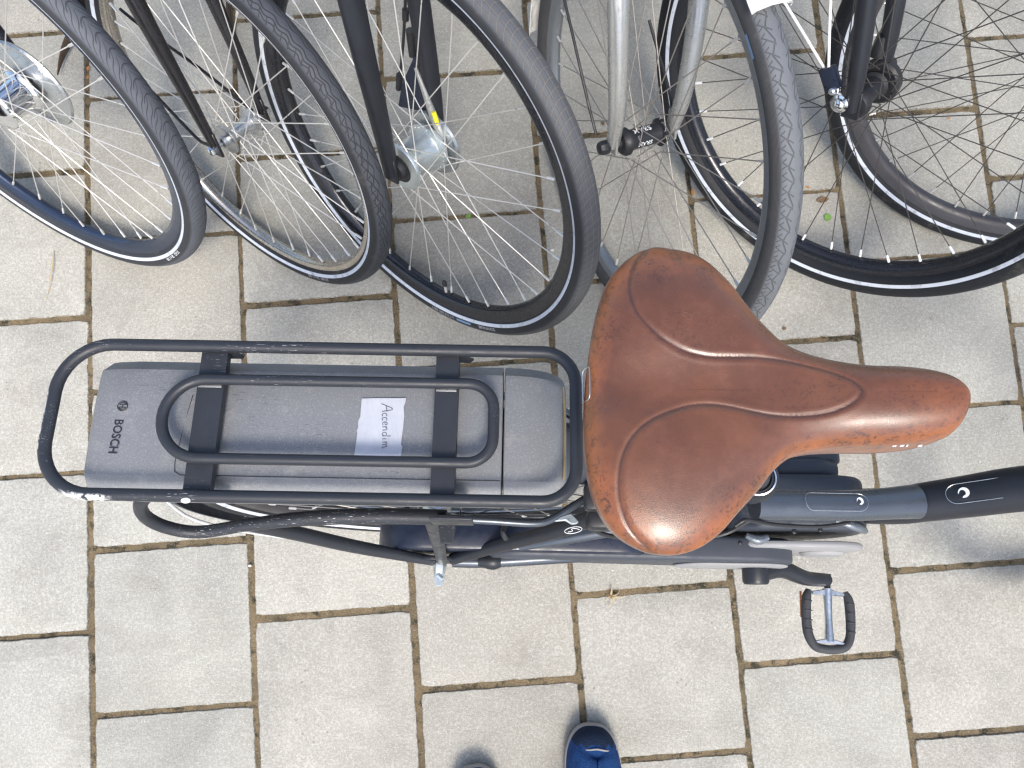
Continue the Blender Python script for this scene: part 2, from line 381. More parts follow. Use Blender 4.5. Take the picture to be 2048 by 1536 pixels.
def paving():
    b=MB(); tone=[];warm=[];rimd=[]
    for i in range(-50,52):
        off=PY[i%2]
        for j in range(-50,52):
            cx=PX0+(i+.5)*MOD; cy=off+(j-.5)*MOD
            near=abs(cx)<1.7 and -1.3<cy<1.9
            hs=.1454+rng.uniform(-.0011,.0011); dx,dy=rng.uniform(-.0013,.0013,2); ra=rng.uniform(-.004,.004)
            k=22 if near else 1; P=[]
            ph=rng.uniform(0,9,4)
            for sd in range(4):
                for q in range(k):
                    t=q/k; a=-hs+2*hs*t
                    w_=(.0005*math.sin(t*31+ph[sd])+.0004*math.sin(t*77+ph[sd]*3)+rng.normal(0,.00022)) if near else 0
                    cut=max(0,.006-min(t,1-t)*2*hs) if near else 0
                    r=hs+w_-cut*.55
                    P.append([(a,-r),(r,a),(-a,r),(-r,-a)][sd])
            P=np.array(P); c_,s_=math.cos(ra),math.sin(ra); P=P@np.array([[c_,s_],[-s_,c_]])
            n=len(P); tz=rng.uniform(-.0011,.0011); tl=rng.normal(0,.006,2)
            tv=rng.beta(2,2); wv=max(0,rng.normal(.25,.35))
            # middle slabs are pinker; soft shade of the bikes is painted into their tone
            d=math.hypot(cx+.0,cy-.25)
            wv=min(1,wv+max(0,.7-d)*.9); tv=min(1,max(0,tv*.75+.25*(cx<-.2)-.28*max(0,.7-d)))
            rings=[(1,-.007),(1,-.0022),(.9935,-.0004),(.984,0)] if near else [(1,-.006),(1,0)]
            V=[]
            for (s,z) in rings:
                Q=P*s; Z=z+tz+Q[:,0]*tl[0]*.6+Q[:,1]*tl[1]*.6
                if near and -.003<z<0: Z=Z+rng.normal(0,.00025,n)
                V.append(np.c_[Q,Z])
            V=np.concatenate(V); V[:,0]+=cx+dx; V[:,1]+=cy+dy
            W=V[:,:1]*gx+V[:,1:2]*gy; W[:,2]=V[:,2]
            F=[]
            for r_ in range(len(rings)-1):
                for q in range(n):
                    F.append((r_*n+q,r_*n+(q+1)%n,(r_+1)*n+(q+1)%n,(r_+1)*n+q))
            # inner ring and top
            F.append(tuple((len(rings)-1)*n+q for q in range(n)))
            b.add(W,F); tone+=[tv]*len(V); warm+=[wv]*len(V)
            rimd+=[1.0]*(n*(len(rings)-1))+[0.35 if near else 0.0]*n
    b.attr={'tone':tone,'warm':warm,'rimd':rimd}
    tag(b.build('paving','slab',ang=30),kind='structure')
paving()

# ------------------------------------------------------------------ wheels
def torus_arc(Rc,prof,th0,th1,n,closed=False,M=None,mb=None,mi=0,cv=False):
    """prof: [(radial offset, y)], swept round the y axis from th0 to th1 (angle from +x towards +z)"""
    th=np.linspace(th0,th1,n,endpoint=not closed)
    P=np.array([[((Rc+a)*math.cos(q),y,(Rc+a)*math.sin(q)) for a,y in prof] for q in th])
    (mb or MB()).grid(P,closed,cv,mi,M); return mb
def build_tyre(parent,Ro,t,mat):
    Rc=Ro-t; nu,nv=300,40; al=np.linspace(-R(148),R(148),nv); th=np.linspace(0,2*PI,nu+1)
    V=[];F=[];UV=[]
    sq=1.04
    for q in th:
        for a in al: V.append(((Rc+t*math.cos(a))*math.cos(q),t*sq*math.sin(a),(Rc+t*math.cos(a))*math.sin(q))); UV.append((q*Rc,.5+a*t))
    for i in range(nu):
        for j in range(nv-1):
            a=i*nv+j; F.append((a,a+1,a+nv+1,a+nv))
    me=bpy.data.meshes.new('tyre'); me.from_pydata(V,[],F); me.materials.append(mat)
    uvl=me.uv_layers.new(name='UVMap'); idx=np.zeros(len(me.loops),int); me.loops.foreach_get('vertex_index',idx)
    uvl.data.foreach_set('uv',np.array(UV)[idx].ravel()); me.polygons.foreach_set('use_smooth',[True]*len(F)); me.update()
    o=bpy.data.objects.new('tyre',me); COL.objects.link(o); o.parent=parent; return o
def rim_prof(Rr,w,d):
    # closed profile: flanges outside, rounded well inside
    return [(0,-w),(.002,-w-.0006),(.002,-w+.0012),(-.004,-w+.0022),(-.006,0),(-.004,w-.0022),(.002,w-.0012),(.002,w+.0006),(0,w),(-d*.55,w*.93),(-d*.85,w*.6),(-d,w*.25),(-d,-w*.25),(-d*.85,-w*.6),(-d*.55,-w*.93)]
_spk={}
def build_wheel(parent,name,M,Ro,t,tyre,rim,spoke,hub,w=.0115,d=.016,fl=.024,fr=.03,nsp=36,cross=True,nip='steel',phase=0.0):
    """an Empty at the hub; local x forwards, y along the axle, z up"""
    W=empty(name,M,parent)
    build_tyre(W,Ro,t,tyre)
    Rr=Ro-2*t+.0035
    b=MB(); torus_arc(Rr,rim_prof(Rr,w,d),0,2*PI,160,True,None,b,cv=True); b.build('rim',rim,W,ang=60)
    Ri=Rr-d
    key=(round(Ro,4),round(t,4),spoke,fl,fr,nip)
    for side in (-1,1):
        for lead in (0,1):
            if (key,side,lead) not in _spk:
                s_=MB(); a=R(68)*(1 if lead else -1)
                p0=np.array([fr*math.sin(a)*-1,side*fl,fr*math.cos(a)]); p1=np.array([0,side*.003,Ri-.002])
                dd=unit(p1-p0); s_.tube([p0-np.array([0,side*.003,0]),p0,p0+dd*.012,p1-dd*.012],.0009,6,mi=0)
                s_.tube([p1-dd*.0145,p1-dd*.013,p1],[.0013,.0021,.0023],6,mi=1)
                me=s_.build('spoke',[spoke,nip],W); _spk[(key,side,lead)]=me.data; first=me
            else: first=None
            per=nsp//4
            for k in range(per):
                if k==0 and first is not None: o=first
                else:
                    o=bpy.data.objects.new('spoke',_spk[(key,side,lead)]); COL.objects.link(o); o.parent=W
                ang=2*PI*(k+(0 if side<0 else .5)/1+ (0 if lead else .25)*1)/per+phase
                o.rotation_euler=(0,ang,0)
    hub(W)
    return W
def cyl(prof,seg=32): return prof
def hub_thin(mat='alu',r=.011,fl=.027,fr=.024):
    def f(W):
        b=MB(); b.lathe([(0,-.05),(.004,-.05),(.004,-.04),(.009,-.038),(.010,-fl-.004),(fr,-fl-.002),(fr,-fl+.001),(r+.003,-fl+.005),(r,-.014),(r,.014),(r+.003,fl-.005),(fr,fl-.001),(fr,fl+.002),(.010,fl+.004),(.009,.038),(.004,.04),(.004,.05),(0,.05)],36)
        b.build('hub',mat,W)
        for s in (-1,1):
            n=MB(); n.lathe([(0,s*.066),(.005,s*.0655),(.0078,s*.063),(.0085,s*.058),(.0085,s*.0515),(0,s*.0515)],6); n.lathe([(0,s*.0515),(.011,s*.0515),(.011,s*.0495),(0,s*.0495)],24)
            n.build('axle_nut','chrome',W)
    return f
def hub_drum(W):
    b=MB(); b.lathe([(0,-.036),(.02,-.036),(.0375,-.034),(.0385,-.0315),(.0385,-.029),(.032,-.027),(.0305,-.025),(.0305,.022),(.032,.025),(.0395,.027),(.0405,.030),(.0405,.033),(.036,.035),(.02,.037),(0,.037)],48)
    b.build('hub','zinc',W)
    b=MB(); b.lathe([(0,-.052),(.008,-.052),(.0085,-.047),(.016,-.046),(.0175,-.042),(.0175,-.037),(.024,-.036),(0,-.035)],32); b.build('axle_cone','plastic',W)
    # roller brake on the left side of the wheel: cooling ring with slots, arm and cable
    b=MB(); b.lathe([(.02,.040),(.047,.040),(.0525,.042),(.054,.046),(.052,.0475),(.047,.0455),(.022,.0455),(.02,.040)],48)
    for k in range(14):
        a=2*PI*k/14; b.box((.042*math.cos(a),.0462,.042*math.sin(a)),(.006,.002,.004),.0006,1,None)
    b.build('brake_drum',['alu','plastic'],W)
def hub_dynamo(W):
    b=MB(); b.lathe([(0,-.045),(.006,-.045),(.006,-.036),(.022,-.034),(.034,-.030),(.0355,-.027),(.033,-.024),(.027,-.021),(.0275,.019),(.034,.022),(.036,.026),(.033,.030),(.02,.033),(0,.034)],48)
    b.build('hub','chrome',W)
    b=MB(); b.lathe([(.012,.036),(.058,.037),(.062,.040),(.073,.0415),(.0755,.045),(.073,.0485),(.06,.0475),(.058,.0445),(.012,.044),(.012,.036)],64)
    for k in range(20):
        a=2*PI*k/20; b.box((.066*math.cos(a),.0482,.066*math.sin(a)),(.008,.0012,.003),.0004,1)
    b.build('brake_drum',['alu','plastic'],W)
    n=MB(); n.lathe([(0,-.066),(.006,-.065),(.0085,-.06),(.0085,-.05),(0,-.05)],6); n.build('axle_nut','chrome',W); n=MB(); n.lathe([(0,.07),(.006,.069),(.0085,.064),(.0085,.05),(0,.05)],6); n.build('axle_nut','chrome',W)
def hub_black(label):
    def f(W):
        b=MB(); b.lathe([(0,-.05),(.008,-.05),(.0085,-.041),(.017,-.040),(.021,-.035),(.0215,-.029),(.0165,-.026),(.0155,-.018),(.0155,.018),(.0165,.026),(.0215,.029),(.021,.035),(.017,.040),(.0085,.041),(.008,.05),(0,.05)],40)
        b.build('hub','plastic',W)
        if label:
            for s,up in ((1,0),(1,1)):
                V,F=text('SRAM',.0125 if up==0 else .010,.02); V=-(V-[V[:,0].mean(),V[:,1].mean(),0])
                Rr=.0158; base=R(112) if up==0 else R(25)
                # letters wrapped round the barrel, reading along the axle
                P=np.array([[Rr*math.cos(base+y/Rr),x,Rr*math.sin(base+y/Rr)] for x,y,_ in V])
                m=MB(); m.add(P,F); m.build('hub_lettering','white',W,flat=True)
    return f

# ------------------------------------------------------------------ a parked bicycle: root frame = plane of its steered front wheel
def bicycle(key,x,y,yaw,lean,Ro,t,z,label,tyre,rim,spoke,hub,fork_a,fork_pts,fork_r,fork_mat,frame_mat,fork_flat=1.0,w=.0115,d=.016,fl=.024,fr=.03,nip='steel',phase=0.,nsp=36):
    yaw,lean=R(yaw),R(lean)
    h=np.array([math.cos(yaw),math.sin(yaw),0]); s=np.array([-math.sin(yaw),math.cos(yaw),0])
    u=math.cos(lean)*np.array([0,0,1])+math.sin(lean)*s; yv=np.cross(u,h)
    M=frameM(h,yv,u,np.array([x,y,t+z]))
    root=empty('bicycle',M); tag(root,label,'bicycle','bicycles parked in a row')
    zc=Ro-t; C=np.array([0,0,zc]); T=np.eye(4); T[2,3]=zc
    W=build_wheel(root,'front_wheel',T,Ro,t,tyre,rim,spoke,hub,w=w,d=d,fl=fl,fr=fr,nip=nip,phase=phase,nsp=nsp)
    dv=np.array([-math.sin(fork_a),0,math.cos(fork_a)])   # up the fork
    fw=np.array([math.cos(fork_a),0,math.sin(fork_a)])
    f=MB(); L=.40
    for sd in (-1,1):
        P=[C+dv*a+fw*o+np.array([0,sd*yy,0]) for a,o,yy in fork_pts]
        f.tube(P,fork_r,16,6,flat=((0,1,0),fork_flat))
        f.prism([(-.013,-.013),(.013,-.013),(.012,.03),(-.012,.03)],-.0025,.0025,.001,1,0,frameM(fw,dv,(0,1,0),C+np.array([0,sd*fork_pts[0][2],0])))
    top=C+dv*.385-fw*.035
    f.tube([top+np.array([0,-.05,-.0]),top+np.array([0,-.02,.012]),top+np.array([0,.02,.012]),top+np.array([0,.05,0])],.016,14,3)
    f.build('fork',fork_mat,root)
    # frame, steered back about the steering axis so that the rear wheel stands on the ground
    A=top-fw*0; Mr=lambda dlt:rot(dv,dlt,A)
    rr=Ro-t
    def rear_low(dlt,pt):
        Q=Mr(dlt)@rot((0,1,0),pt,A); c=Q[:3,:3]@np.array([-1.06,0,zc])+Q[:3,3]; cw=M[:3,:3]@c+M[:3,3]
        ax=M[:3,:3]@Q[:3,:3]@np.array([0,1.,0]); return cw[2]-rr*math.sqrt(max(0,1-ax[2]**2))-t
    dl=-R(30 if lean>R(15) else 18); ds=np.linspace(-.4,.4,401); pt=ds[int(np.argmin([abs(rear_low(dl,a)) for a in ds]))]
    Q=Mr(dl)@rot((0,1,0),pt,A); X=lambda p:Q[:3,:3]@np.asarray(p,float)+Q[:3,3]
    hb=top; ht=top+dv*.17
    fr_=MB(); BB=(-.62,0,.27-t)
    fr_.tube([hb+dv*.01,ht],.018,18); rc=np.array([-1.06,0,zc]); st=np.array([-.80,0,.80])
    for a,b_,r_ in ((hb+dv*.03,BB,.017),(ht-dv*.03,(-.77,0,.72),.015),(BB,st,.015)): fr_.tube([X(a),X(b_)] ,r_,16) if not np.allclose(a,hb+dv*.03) else fr_.tube([a,X(b_)],r_,16)
    for sd in (-1,1):
        e=np.array([0,sd*.062,0]); g=np.array([0,sd*.02,0])
        fr_.tube([X(np.array(BB)+g),X(rc+e)],.009,12); fr_.tube([X(np.array((-.775,0,.72))+g),X(rc+e)],.008,12)
    fr_.build('frame',frame_mat,root)
    Rw=Q@np.array(Matrix.Translation((-1.06,0,zc)))
    build_wheel(root,'rear_wheel',Rw,Ro,t,tyre,rim,spoke,hub_thin('alu'),w=w,d=d,nip=nip,nsp=nsp)
    sp=MB(); sp.tube([X(st),X(st+[-.03,0,.09])],.0135,14); sp.build('seat_post','alu',root)
    o=MB(); path=[(-.14,.0),(-.10,.075),(-.02,.06),(.08,.022),(.14,.016),(.155,0),(.14,-.016),(.08,-.022),(-.02,-.06),(-.10,-.075)]
    Pp=smooth_path([(a,b_,0) for a,b_ in path],5,True)
    rings=[]
    for sc,zz in ((.92,-.03),(1,-.018),(1,-.006),(.93,.006),(.72,.014),(.4,.017),(.02,.018)): rings.append(np.array([X(st+np.array([-.03+p[0]*sc,p[1]*sc,.115+zz])) for p in Pp]))
    o.grid(np.array(rings),False,True); o.build('saddle','plastic',root)
    hbm=MB(); s0=ht+dv*.06
    hbm.tube([ht,s0,s0+fw*.05],.013,12,3)
    hbm.tube([s0+fw*.05+np.array([0,a,0])-fw*abs(a)**2*1.1 for a in np.linspace(-.29,.29,11)],.011,12,2)
    hbm.build('handlebar','alu',root)
    gm=MB()
    for sd in (-1,1): gm.tube([s0+fw*.05+np.array([0,sd*a,0])-fw*a**2*1.1 for a in np.linspace(.19,.295,5)],.016,14,2)
    gm.build('grip','plastic',root)
    cr=MB(); cr.lathe([(0,-.055),(.09,-.055),(.092,-.052),(.09,-.049),(0,-.049)],40,M=Q@np.array(Matrix.Translation(BB)))
    cr.tube([X(np.array(BB)+[0,-.06,0]),X(np.array(BB)+[.02,-.07,-.165])],.008,10); cr.tube([X(np.array(BB)+[0,.06,0]),X(np.array(BB)+[-.02,.07,.165])],.008,10)
    cr.build('crankset','alu',root)
    pd=MB()
    for sd,s2 in ((-1,1),(1,-1)):
        pd=MB(); pd.box(X(np.array(BB)+[s2*.02,sd*.125,-s2*.165]),(.09,.07,.022),.006); pd.build('pedal','rubber_dark',root)
    ks=MB(); k0=np.array([-1.0,.03,zc-.02]); kw=M[:3,:3]@(X(k0))+M[:3,3]
    side=M[:3,:3]@(Q[:3,:3]@np.array([0,1.,0])); ft=kw+np.array([side[0],side[1],0])*.17; ft[2]=.008
    ft=np.linalg.inv(M[:3,:3])@(ft-M[:3,3]); ks.tube([X(k0),ft],.0075,10); ks.build('kickstand','alu',root)
    return root,M,W,dict(zc=zc,C=C,dv=dv,fw=fw,Ro=Ro,t=t,Q=Q,X=X)
def toL(M,p): return np.linalg.inv(np.asarray(M)[:3,:3])@(np.asarray(p,float)-np.asarray(M)[:3,3])
def LY(M,px,py,yv):
    """where the photograph's ray meets the bicycle's own plane y = yv"""
    Mi=np.linalg.inv(M[:3,:3]); d=Mi@ray(px,py); o=Mi@(CO-M[:3,3]); t=(yv-o[1])/d[1]; return o+t*d
def LZ(M,px,py,zv):
    Mi=np.linalg.inv(M[:3,:3]); d=Mi@ray(px,py); o=Mi@(CO-M[:3,3]); t=(zv-o[2])/d[2]; return o+t*d
def side_text(parent,W,s,size,th0,Ro,t,al0,side=-1,mat='white',bold=.01,flip=1):
    """raised lettering on the tyre wall; th0 = start angle round the wheel"""
    V,F=text(s,size,bold); Rc=Ro-t; P=[]
    for x_,y_,_ in V:
        a=al0-y_/t; q=th0-x_/(Rc+t*math.cos(al0))
        P.append(((Rc+(t+.0004)*math.cos(a))*math.cos(q),side*(t*1.04+.0005)*math.sin(a),(Rc+(t+.0004)*math.cos(a))*math.sin(q)))
    m=MB(); m.add(P,F); return m.build('tyre_lettering',mat,W,flat=True)
def angle_of(M,zc,px,py,yv=0):
    p=LY(M,px,py,yv); return math.atan2(p[2]-zc,p[0])
def fender(root,C,Rf,th0,th1,w,mat,name='mudguard'):
    n=48; prof=[(-.010,-w),(-.004,-w*.93),(.0,-w*.7),(.003,-w*.3),(.003,w*.3),(0,w*.7),(-.004,w*.93),(-.010,w),(-.0112,w*.97),(-.005,w*.88),(.0015,w*.3),(.0015,-w*.3),(-.005,-w*.88),(-.0112,-w*.97)]
    b=MB(); T=np.eye(4); T[:3,3]=C; torus_arc(Rf,prof,th0,th1,n,False,T,b,cv=True); return b.build(name,mat,root,ang=50)

RUB=(.03,.032,.037)
T1=tyre_mat('tyre_chevron','chevron',RUB,(.095,.104,.122),.021,1.68)
T2=tyre_mat('tyre_wave','wave',(.022,.023,.027),(.062,.067,.079),.0195,1.78)
T3=tyre_mat('tyre_grid','grid',(.026,.028,.032),(.092,.097,.107),.022,1.68)
T4=tyre_mat('tyre_leaf','leaf',(.05,.05,.052),(.135,.145,.157),.0180,9)
T5=tyre_mat('tyre_wide','slick2',(.011,.013,.017),(.022,.025,.031),.021,2.15)
T6=tyre_mat('tyre_plain','slick2',(.012,.014,.018),(.02,.023,.028),.017,2.3)
std=[(0,0,.052),(.07,-.004,.054),(.2,-.018,.056),(.30,-.028,.054),(.385,-.034,.05)]
# leftmost
r1,M1,W1,I1=bicycle('1',-.85,.48,332.5,22.9,.348,.0195,0,'leftmost parked bicycle, curved tread, dark sky-tinted rim, silver brake disc on its hub',
  T1,'rim_sky_tint','steel',hub_dynamo,R(24),std,[.008,.010,.013,.015,.016],'fork_black','frame_black',d=.022,fl=.027,fr=.034,phase=.05)
r2,M2,W2,I2=bicycle('2',-.503,.475,322.1,21.2,.311,.019,0,'second parked bicycle from the left, small tarnished steel rim and thin silver hub',
  T2,'rim_dull','steel',hub_thin('alu'),R(22),std,[.007,.009,.012,.0145,.015],'fork_brown','fork_brown',w=.0115,d=.012,phase=.12)
r3,M3,W3,I3=bicycle('3',-.23,.41,317.9,21.6,.348,.0195,0,'parked bicycle with wide black fork, silver drum hub and square-grooved tyre',
  T3,'rim_black','steel',hub_drum,R(20),[(0,0,.053),(.07,0,.055),(.2,-.008,.057),(.30,-.015,.056),(.385,-.02,.052)],[.012,.0145,.017,.019,.02],'frame_black','frame_black',fork_flat=.85,fl=.028,fr=.036,phase=.2,w=.0135,d=.022)
r4,M4,W4,I4=bicycle('4',.14,.50,291.4,12.6,.348,.0195,0,'parked bicycle with silver fork, black hub and dusty grey tyre beside the brown saddle',
  T4,'rim_grey','steel_dull',hub_black(True),R(33),[(0,0,.053),(.07,.012,.058),(.2,.006,.064),(.30,-.02,.058),(.385,-.034,.05)],[.011,.0135,.0155,.017,.018],'silver_paint','silver_paint',fork_flat=.9,d=.02,phase=.1)
r5,M5,W5,I5=bicycle('5',.455,.487,316.6,21.7,.368,.026,.03,'parked bicycle with wide black tyre and black spokes, two pale stays at its hub',
  T5,'rim_black','spoke_black',hub_black(False),R(27),std,[.010,.013,.015,.017,.017],'frame_black','frame_black',w=.015,d=.018,nip='white',phase=.02)
r6,M6,W6,I6=bicycle('6',.817,.515,332.1,25.3,.365,.022,0,'rightmost parked bicycle, black tyre with broken white stripe and dusty dark rim',
  T6,'rim_dark','spoke_black',hub_black(False),R(27),std,[.010,.013,.015,.017,.017],'frame_black','frame_black',w=.015,d=.022,nip='steel',phase=.07)

# details on the parked bicycles
side_text(r3,W3,'SCHWALBE',.0085,angle_of(M3,I3['zc'],997,670,-.019),.348,.0195,R(103),-1,'print_grey',.01)
side_text(r3,W3,'LITTLE BIG BEN',.0082,angle_of(M3,I3['zc'],911,641,-.019),.348,.0195,R(102),-1,'print_grey',.0)
def wall_bar(W,M,I,pa,pb,al,da,mat):
    a=angle_of(M,I['zc'],*pa,-.019); b_=angle_of(M,I['zc'],*pb,-.019); Rc=I['Ro']-I['t']; t=I['t']; m=MB()
    m.grid(np.array([[((Rc+(t+.0004)*math.cos(x_))*math.cos(q),-(t*1.04+.0005)*math.sin(x_),(Rc+(t+.0004)*math.cos(x_))*math.sin(q)) for x_ in (al,al+da)] for q in np.linspace(a,b_,8)])); return m.build('wall_patch',mat,W,flat=True)
wall_bar(W3,M3,I3,(944,652),(916,642),R(88),R(14),'print_blue')
side_text(r1,W1,'37-622   28 x 1 3/8',.0078,angle_of(M1,I1['zc'],371,512,-.019),.348,.0195,R(99),-1,'white',.012)
side_text(r2,W2,'37-559   26 x 1 3/8',.0078,angle_of(M2,I2['zc'],662,564,-.018),.311,.019,R(104),-1,'print_grey',.01)
wall_bar(W4,M4,I4,(1500,62),(1516,112),R(98),R(20),'print_blue')
# valve on the third wheel
va=angle_of(M3,I3['zc'],893,585,0); Rr=.348-2*.0195+.0035-.016
b=MB(); e=np.array([math.cos(va),0,math.sin(va)])
b.tube([e*(Rr+.004),e*(Rr-.024)],.003,10,mi=0); b.tube([e*(Rr-.022),e*(Rr-.030),e*(Rr-.034)],[.0045,.0045,.002],10,mi=1)
b.build('valve',['steel','plastic'],W3)
# roller brake arm, cover plate and cable of the third bicycle
C3=I3['C']; b=MB(); P=lambda px,py,yv: LY(M3,px,py,yv)
poly=[P(828,112,.05),P(848,118,.05),P(868,195,.05),P(866,224,.05),P(838,222,.05),P(796,213,.05),P(803,170,.05)]
b2=[(p[0],p[2]) for p in poly]; b.prism([(q[0],-q[1]) for q in b2][::1],-.0025,.0025,.001,1,0,frameM((1,0,0),(0,0,-1),(0,1,0),(0,.052,0)))
b.build('brake_cover','plastic_blue',r3)
b=MB(); b.tube([P(831,135,.040),P(848,180,.040),P(868,235,.041),P(885,270,.043),P(893,300,.046),P(890,330,.048)],[.003,.0045,.007,.009,.009,.005],12,4,flat=((0,1,0),1)); b.build('brake_arm','silver_paint',r3)
b=MB(); b.tube([P(867,224,.032),P(871,236,.032),P(875,248,.032)],.0038,8); b.build('marker_tape','yellow',r3)
b=MB(); b.tube([P(811,-30,.05),P(810,20,.05),P(806,90,.05),P(800,150,.05),P(797,175,.052)],.0022,8,4)
b.tube([P(811,18,.05),P(811,40,.05)],.005,10); b.tube([P(800,150,.05),P(797,178,.052)],[.006,.0045],10); b.tube([P(822,60,.06),P(826,112,.06)],[.008,.006],10); b.build('brake_cable','plastic',r3)
# brake arm with green label on the first bicycle
P=lambda px,py,yv: LY(M1,px,py,yv)
b=MB(); b.tube([P(-30,45,.056),P(0,75,.056),P(40,125,.056),P(85,180,.056),P(118,212,.056)],[.006,.006,.007,.007,.004],12,4,flat=((0,1,0),.8)); b.build('brake_arm','silver_paint',r1)
b=MB(); b.tube([P(20,98,.0635),P(44,128,.0635)],.0045,8); b.build('brake_label','green_label',r1)
b=MB(); b.tube([P(78,143,.05),P(96,152,.05)],.0055,14); b.lathe([(0,-.002),(.008,-.002),(.009,.002),(.006,.006),(0,.007)],16,0,frameM((1,0,0),(0,1,0),(0,0,1),P(90,150,.06))); b.build('cable_bolt','chrome',r1)
# fourth bicycle: mudguard end, stays, skewer
thm=angle_of(M4,I4['zc'],1537,26,0)
fender(r4,I4['C'],.362,thm,thm+R(125),.027,'fender_silver')
P=lambda px,py,yv: LY(M4,px,py,yv)
b=MB(); b.tube([P(1124,-20,-.058),P(1150,90,-.062),P(1175,200,-.062),P(1192,268,-.060)],.0024,8,3); b.tube([P(1298,40,.05),P(1318,110,.058),P(1338,180,.058),P(1350,262,.056)],.0024,8,3); b.build('mudguard_stay','plastic',r4)
b=MB(); b.lathe([(0,-.078),(.009,-.077),(.0115,-.072),(.0115,-.064),(.008,-.060),(0,-.06)],8,0,frameM((1,0,0),(0,1,0),(0,0,1),I4['C'])); b.build('quick_release','plastic',r4); b=MB()
b.tube([I4['C']+[.0,.062,0],I4['C']+[-.01,.07,-.012],I4['C']+[-.03,.072,-.03]],[.006,.007,.004],10,3); b.build('release_lever','plastic',r4)
b=MB(); b.lathe([(0,.06),(.006,.061),(.0085,.066),(.006,.071),(0,.072)],16,0,frameM((1,0,0),(0,1,0),(0,0,1),I4['C']+[-.028,0,.012])); b.build('stay_screw','chrome',r4)
# fifth bicycle: stay clip, two pale stays, bolts
P=lambda px,py,yv: LY(M5,px,py,yv)
b=MB(); c=P(1661,156,-.062); dd=unit(P(1655,135,-.062)-P(1668,178,-.062)); sd=np.cross(dd,(0,1,0))
b.box((0,0,0),(.024,.012,.034),.002,0,frameM(sd,(0,1,0),dd,c)); b.build('stay_clip','plastic_blue',r5)
b=MB(); b.tube([P(1652,142,-.06),P(1600,55,-.05),P(1545,-35,-.045)],.0021,8); b.tube([P(1657,140,-.064),P(1659,60,-.06),P(1663,-40,-.05)],.0021,8); b.build('mudguard_stay','white',r5)
for (px,py,rr_) in ((1675,211,.0105),(1664,183,.0065)):
    b=MB(); b.lathe([(0,-.074),(rr_*.5,-.0735),(rr_*.85,-.071),(rr_*.95,-.067),(rr_*1.3,-.0655),(rr_*1.3,-.063),(0,-.063)],20,0,frameM((1,0,0),(0,1,0),(0,0,1),(lambda q:(q[0],0,q[2]))(P(px,py,-.07))))
    b.build('axle_nut','chrome',r5)
b=MB(); b.lathe([(.01,.036),(.03,.036),(.034,.04),(.034,.052),(.028,.056),(.01,.056)],32,0,frameM((1,0,0),(0,1,0),(0,0,1),I5['C'])); b.tube([P(1757,110,.05),P(1768,70,.05)],[.014,.01],12); b.tube([P(1778,128,.062),P(1790,122,.062)],.006,10); b.build('hub_brake','plastic',r5)
# second bicycle: thin fender stay and bracket
P=lambda px,py,yv: LY(M2,px,py,yv)
b=MB(); b.tube([P(240,18,.05),P(300,66,.052),P(400,137,.054),P(505,222,.056)],.0028,8,3); b.tube([P(270,150,-.05),P(305,184,-.052),P(390,273,-.056),P(412,288,-.058),P(424,292,-.058)],.0028,8,3); b.build('mudguard_stay','fork_brown',r2)
fender(r2,I2['C'],.324,angle_of(M2,I2['zc'],490,6,0),angle_of(M2,I2['zc'],490,6,0)+R(110),.026,'fork_brown')

# ------------------------------------------------------------------ the electric bicycle
PHI=R(10); PSI=R(-1)
bx=np.array([math.cos(PSI),math.sin(PSI),0]); by0=np.array([-math.sin(PSI),math.cos(PSI),0])
bz=np.array([0,0,1])*math.cos(PHI)+by0*math.sin(PHI); by=np.cross(bz,bx)
ME=frameM(bx,by,bz,np.array([-.107,-.087,0]))
eb=empty('electric_bicycle',ME); tag(eb,'electric bicycle with brown leather saddle and grey battery under its black luggage rack','bicycle')
E=lambda px,py,z: LZ(ME,px,py,z)
EY=lambda px,py,y: LY(ME,px,py,y)
